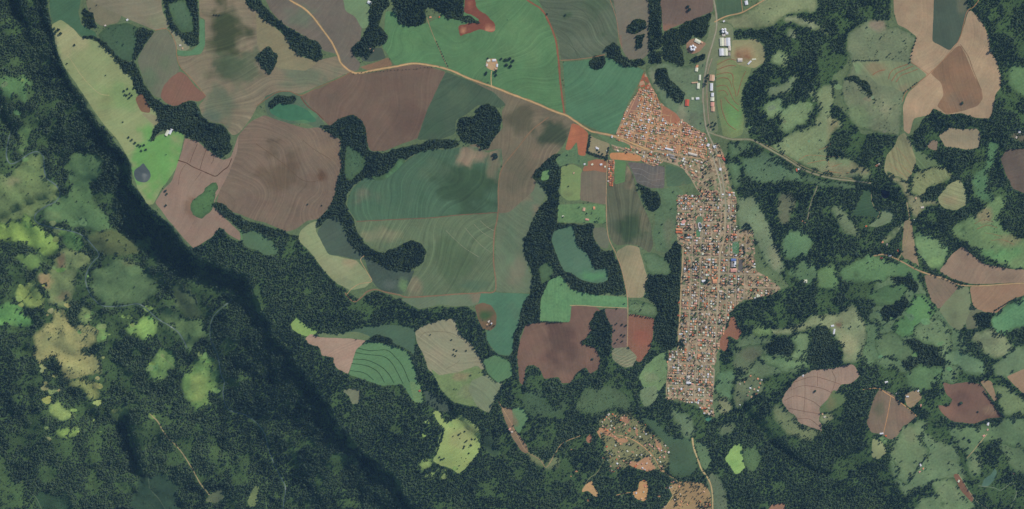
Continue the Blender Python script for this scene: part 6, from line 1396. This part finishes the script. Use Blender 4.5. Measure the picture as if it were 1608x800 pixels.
# garden trees between the houses
gx_, gy_, gr_ = [], [], []
for tg, dn in ((TOWN_IDX, .3), (IDX['plots between the settlement and the town centre'], .14), (IDX['reddish house plots of the triangular settlement'], .03), (IDX['grassy yards of the southern hamlet'], .25), (IDX['tan bare grounds with trees at the southern road'], .3), (IDX['orange core of the southern hamlet'], .1)):
    k = np.nonzero(cls == tg)[0]
    cl_ = np.clip(fbm(cx[k] / 9, cy[k] / 9, 3, 333) * 1.7 + .7, .05, 2.4)
    k = k[RNG.random(len(k)) < dn * cl_]
    gx_ += list(cx[k]); gy_ += list(cy[k]); gr_ += list(RNG.uniform(2.2, 5.0, len(k)))
scatter('garden_trees', 'garden trees between the houses', np.array(gx_), np.array(gy_), np.array(gr_), G_TREE, 6, RNG)

# ------------------------------------------------------------------ the air
TAU = 0.072
lo, hi = -420.0, CAM_H + 60
bm = bmesh.new(); bmesh.ops.create_cube(bm, size=1)
hm = bpy.data.materials.new('air'); hm.use_nodes = True
t = hm.node_tree; t.nodes.clear()
out = t.nodes.new('ShaderNodeOutputMaterial'); pv = t.nodes.new('ShaderNodeVolumePrincipled')
pv.inputs['Color'].default_value = (.30, .58, 1.0, 1); pv.inputs['Density'].default_value = TAU / CAM_H; pv.inputs['Anisotropy'].default_value = 0.0
t.links.new(pv.outputs[0], out.inputs['Volume'])
me = bpy.data.meshes.new('haze'); bm.to_mesh(me); bm.free(); me.materials.append(hm)
hz = link('haze', me, None, kind='stuff', label='thin blue air over the whole landscape')
hz.scale = (19700 * S, 19000 * S, hi - lo); hz.location = (0, 0, (hi + lo) / 2)

# ------------------------------------------------------------------ labels: number alike ones along their longer way
ORD2 = ORD + ['nineteenth', 'twentieth', 'twenty first', 'twenty second', 'twenty third', 'twenty fourth', 'twenty fifth']
same = {}
for o in SC.objects:
    if o.parent is None and o.get('category'): same.setdefault(o['label'], []).append(o)
for lab, os_ in same.items():
    if len(os_) < 2: continue
    xs = [o.location.x for o in os_]; ys = [o.location.y for o in os_]
    wide = max(xs) - min(xs) >= max(ys) - min(ys)
    os_.sort(key=lambda o: o.location.x if wide else -o.location.y)
    for k, o in enumerate(os_[:25]):
        a = lab.split()
        while len(a) > 12: a.pop(-1)
        o['label'] = '%s, %s from the %s' % (' '.join(a).rstrip(','), ORD2[k], 'west' if wide else 'north')
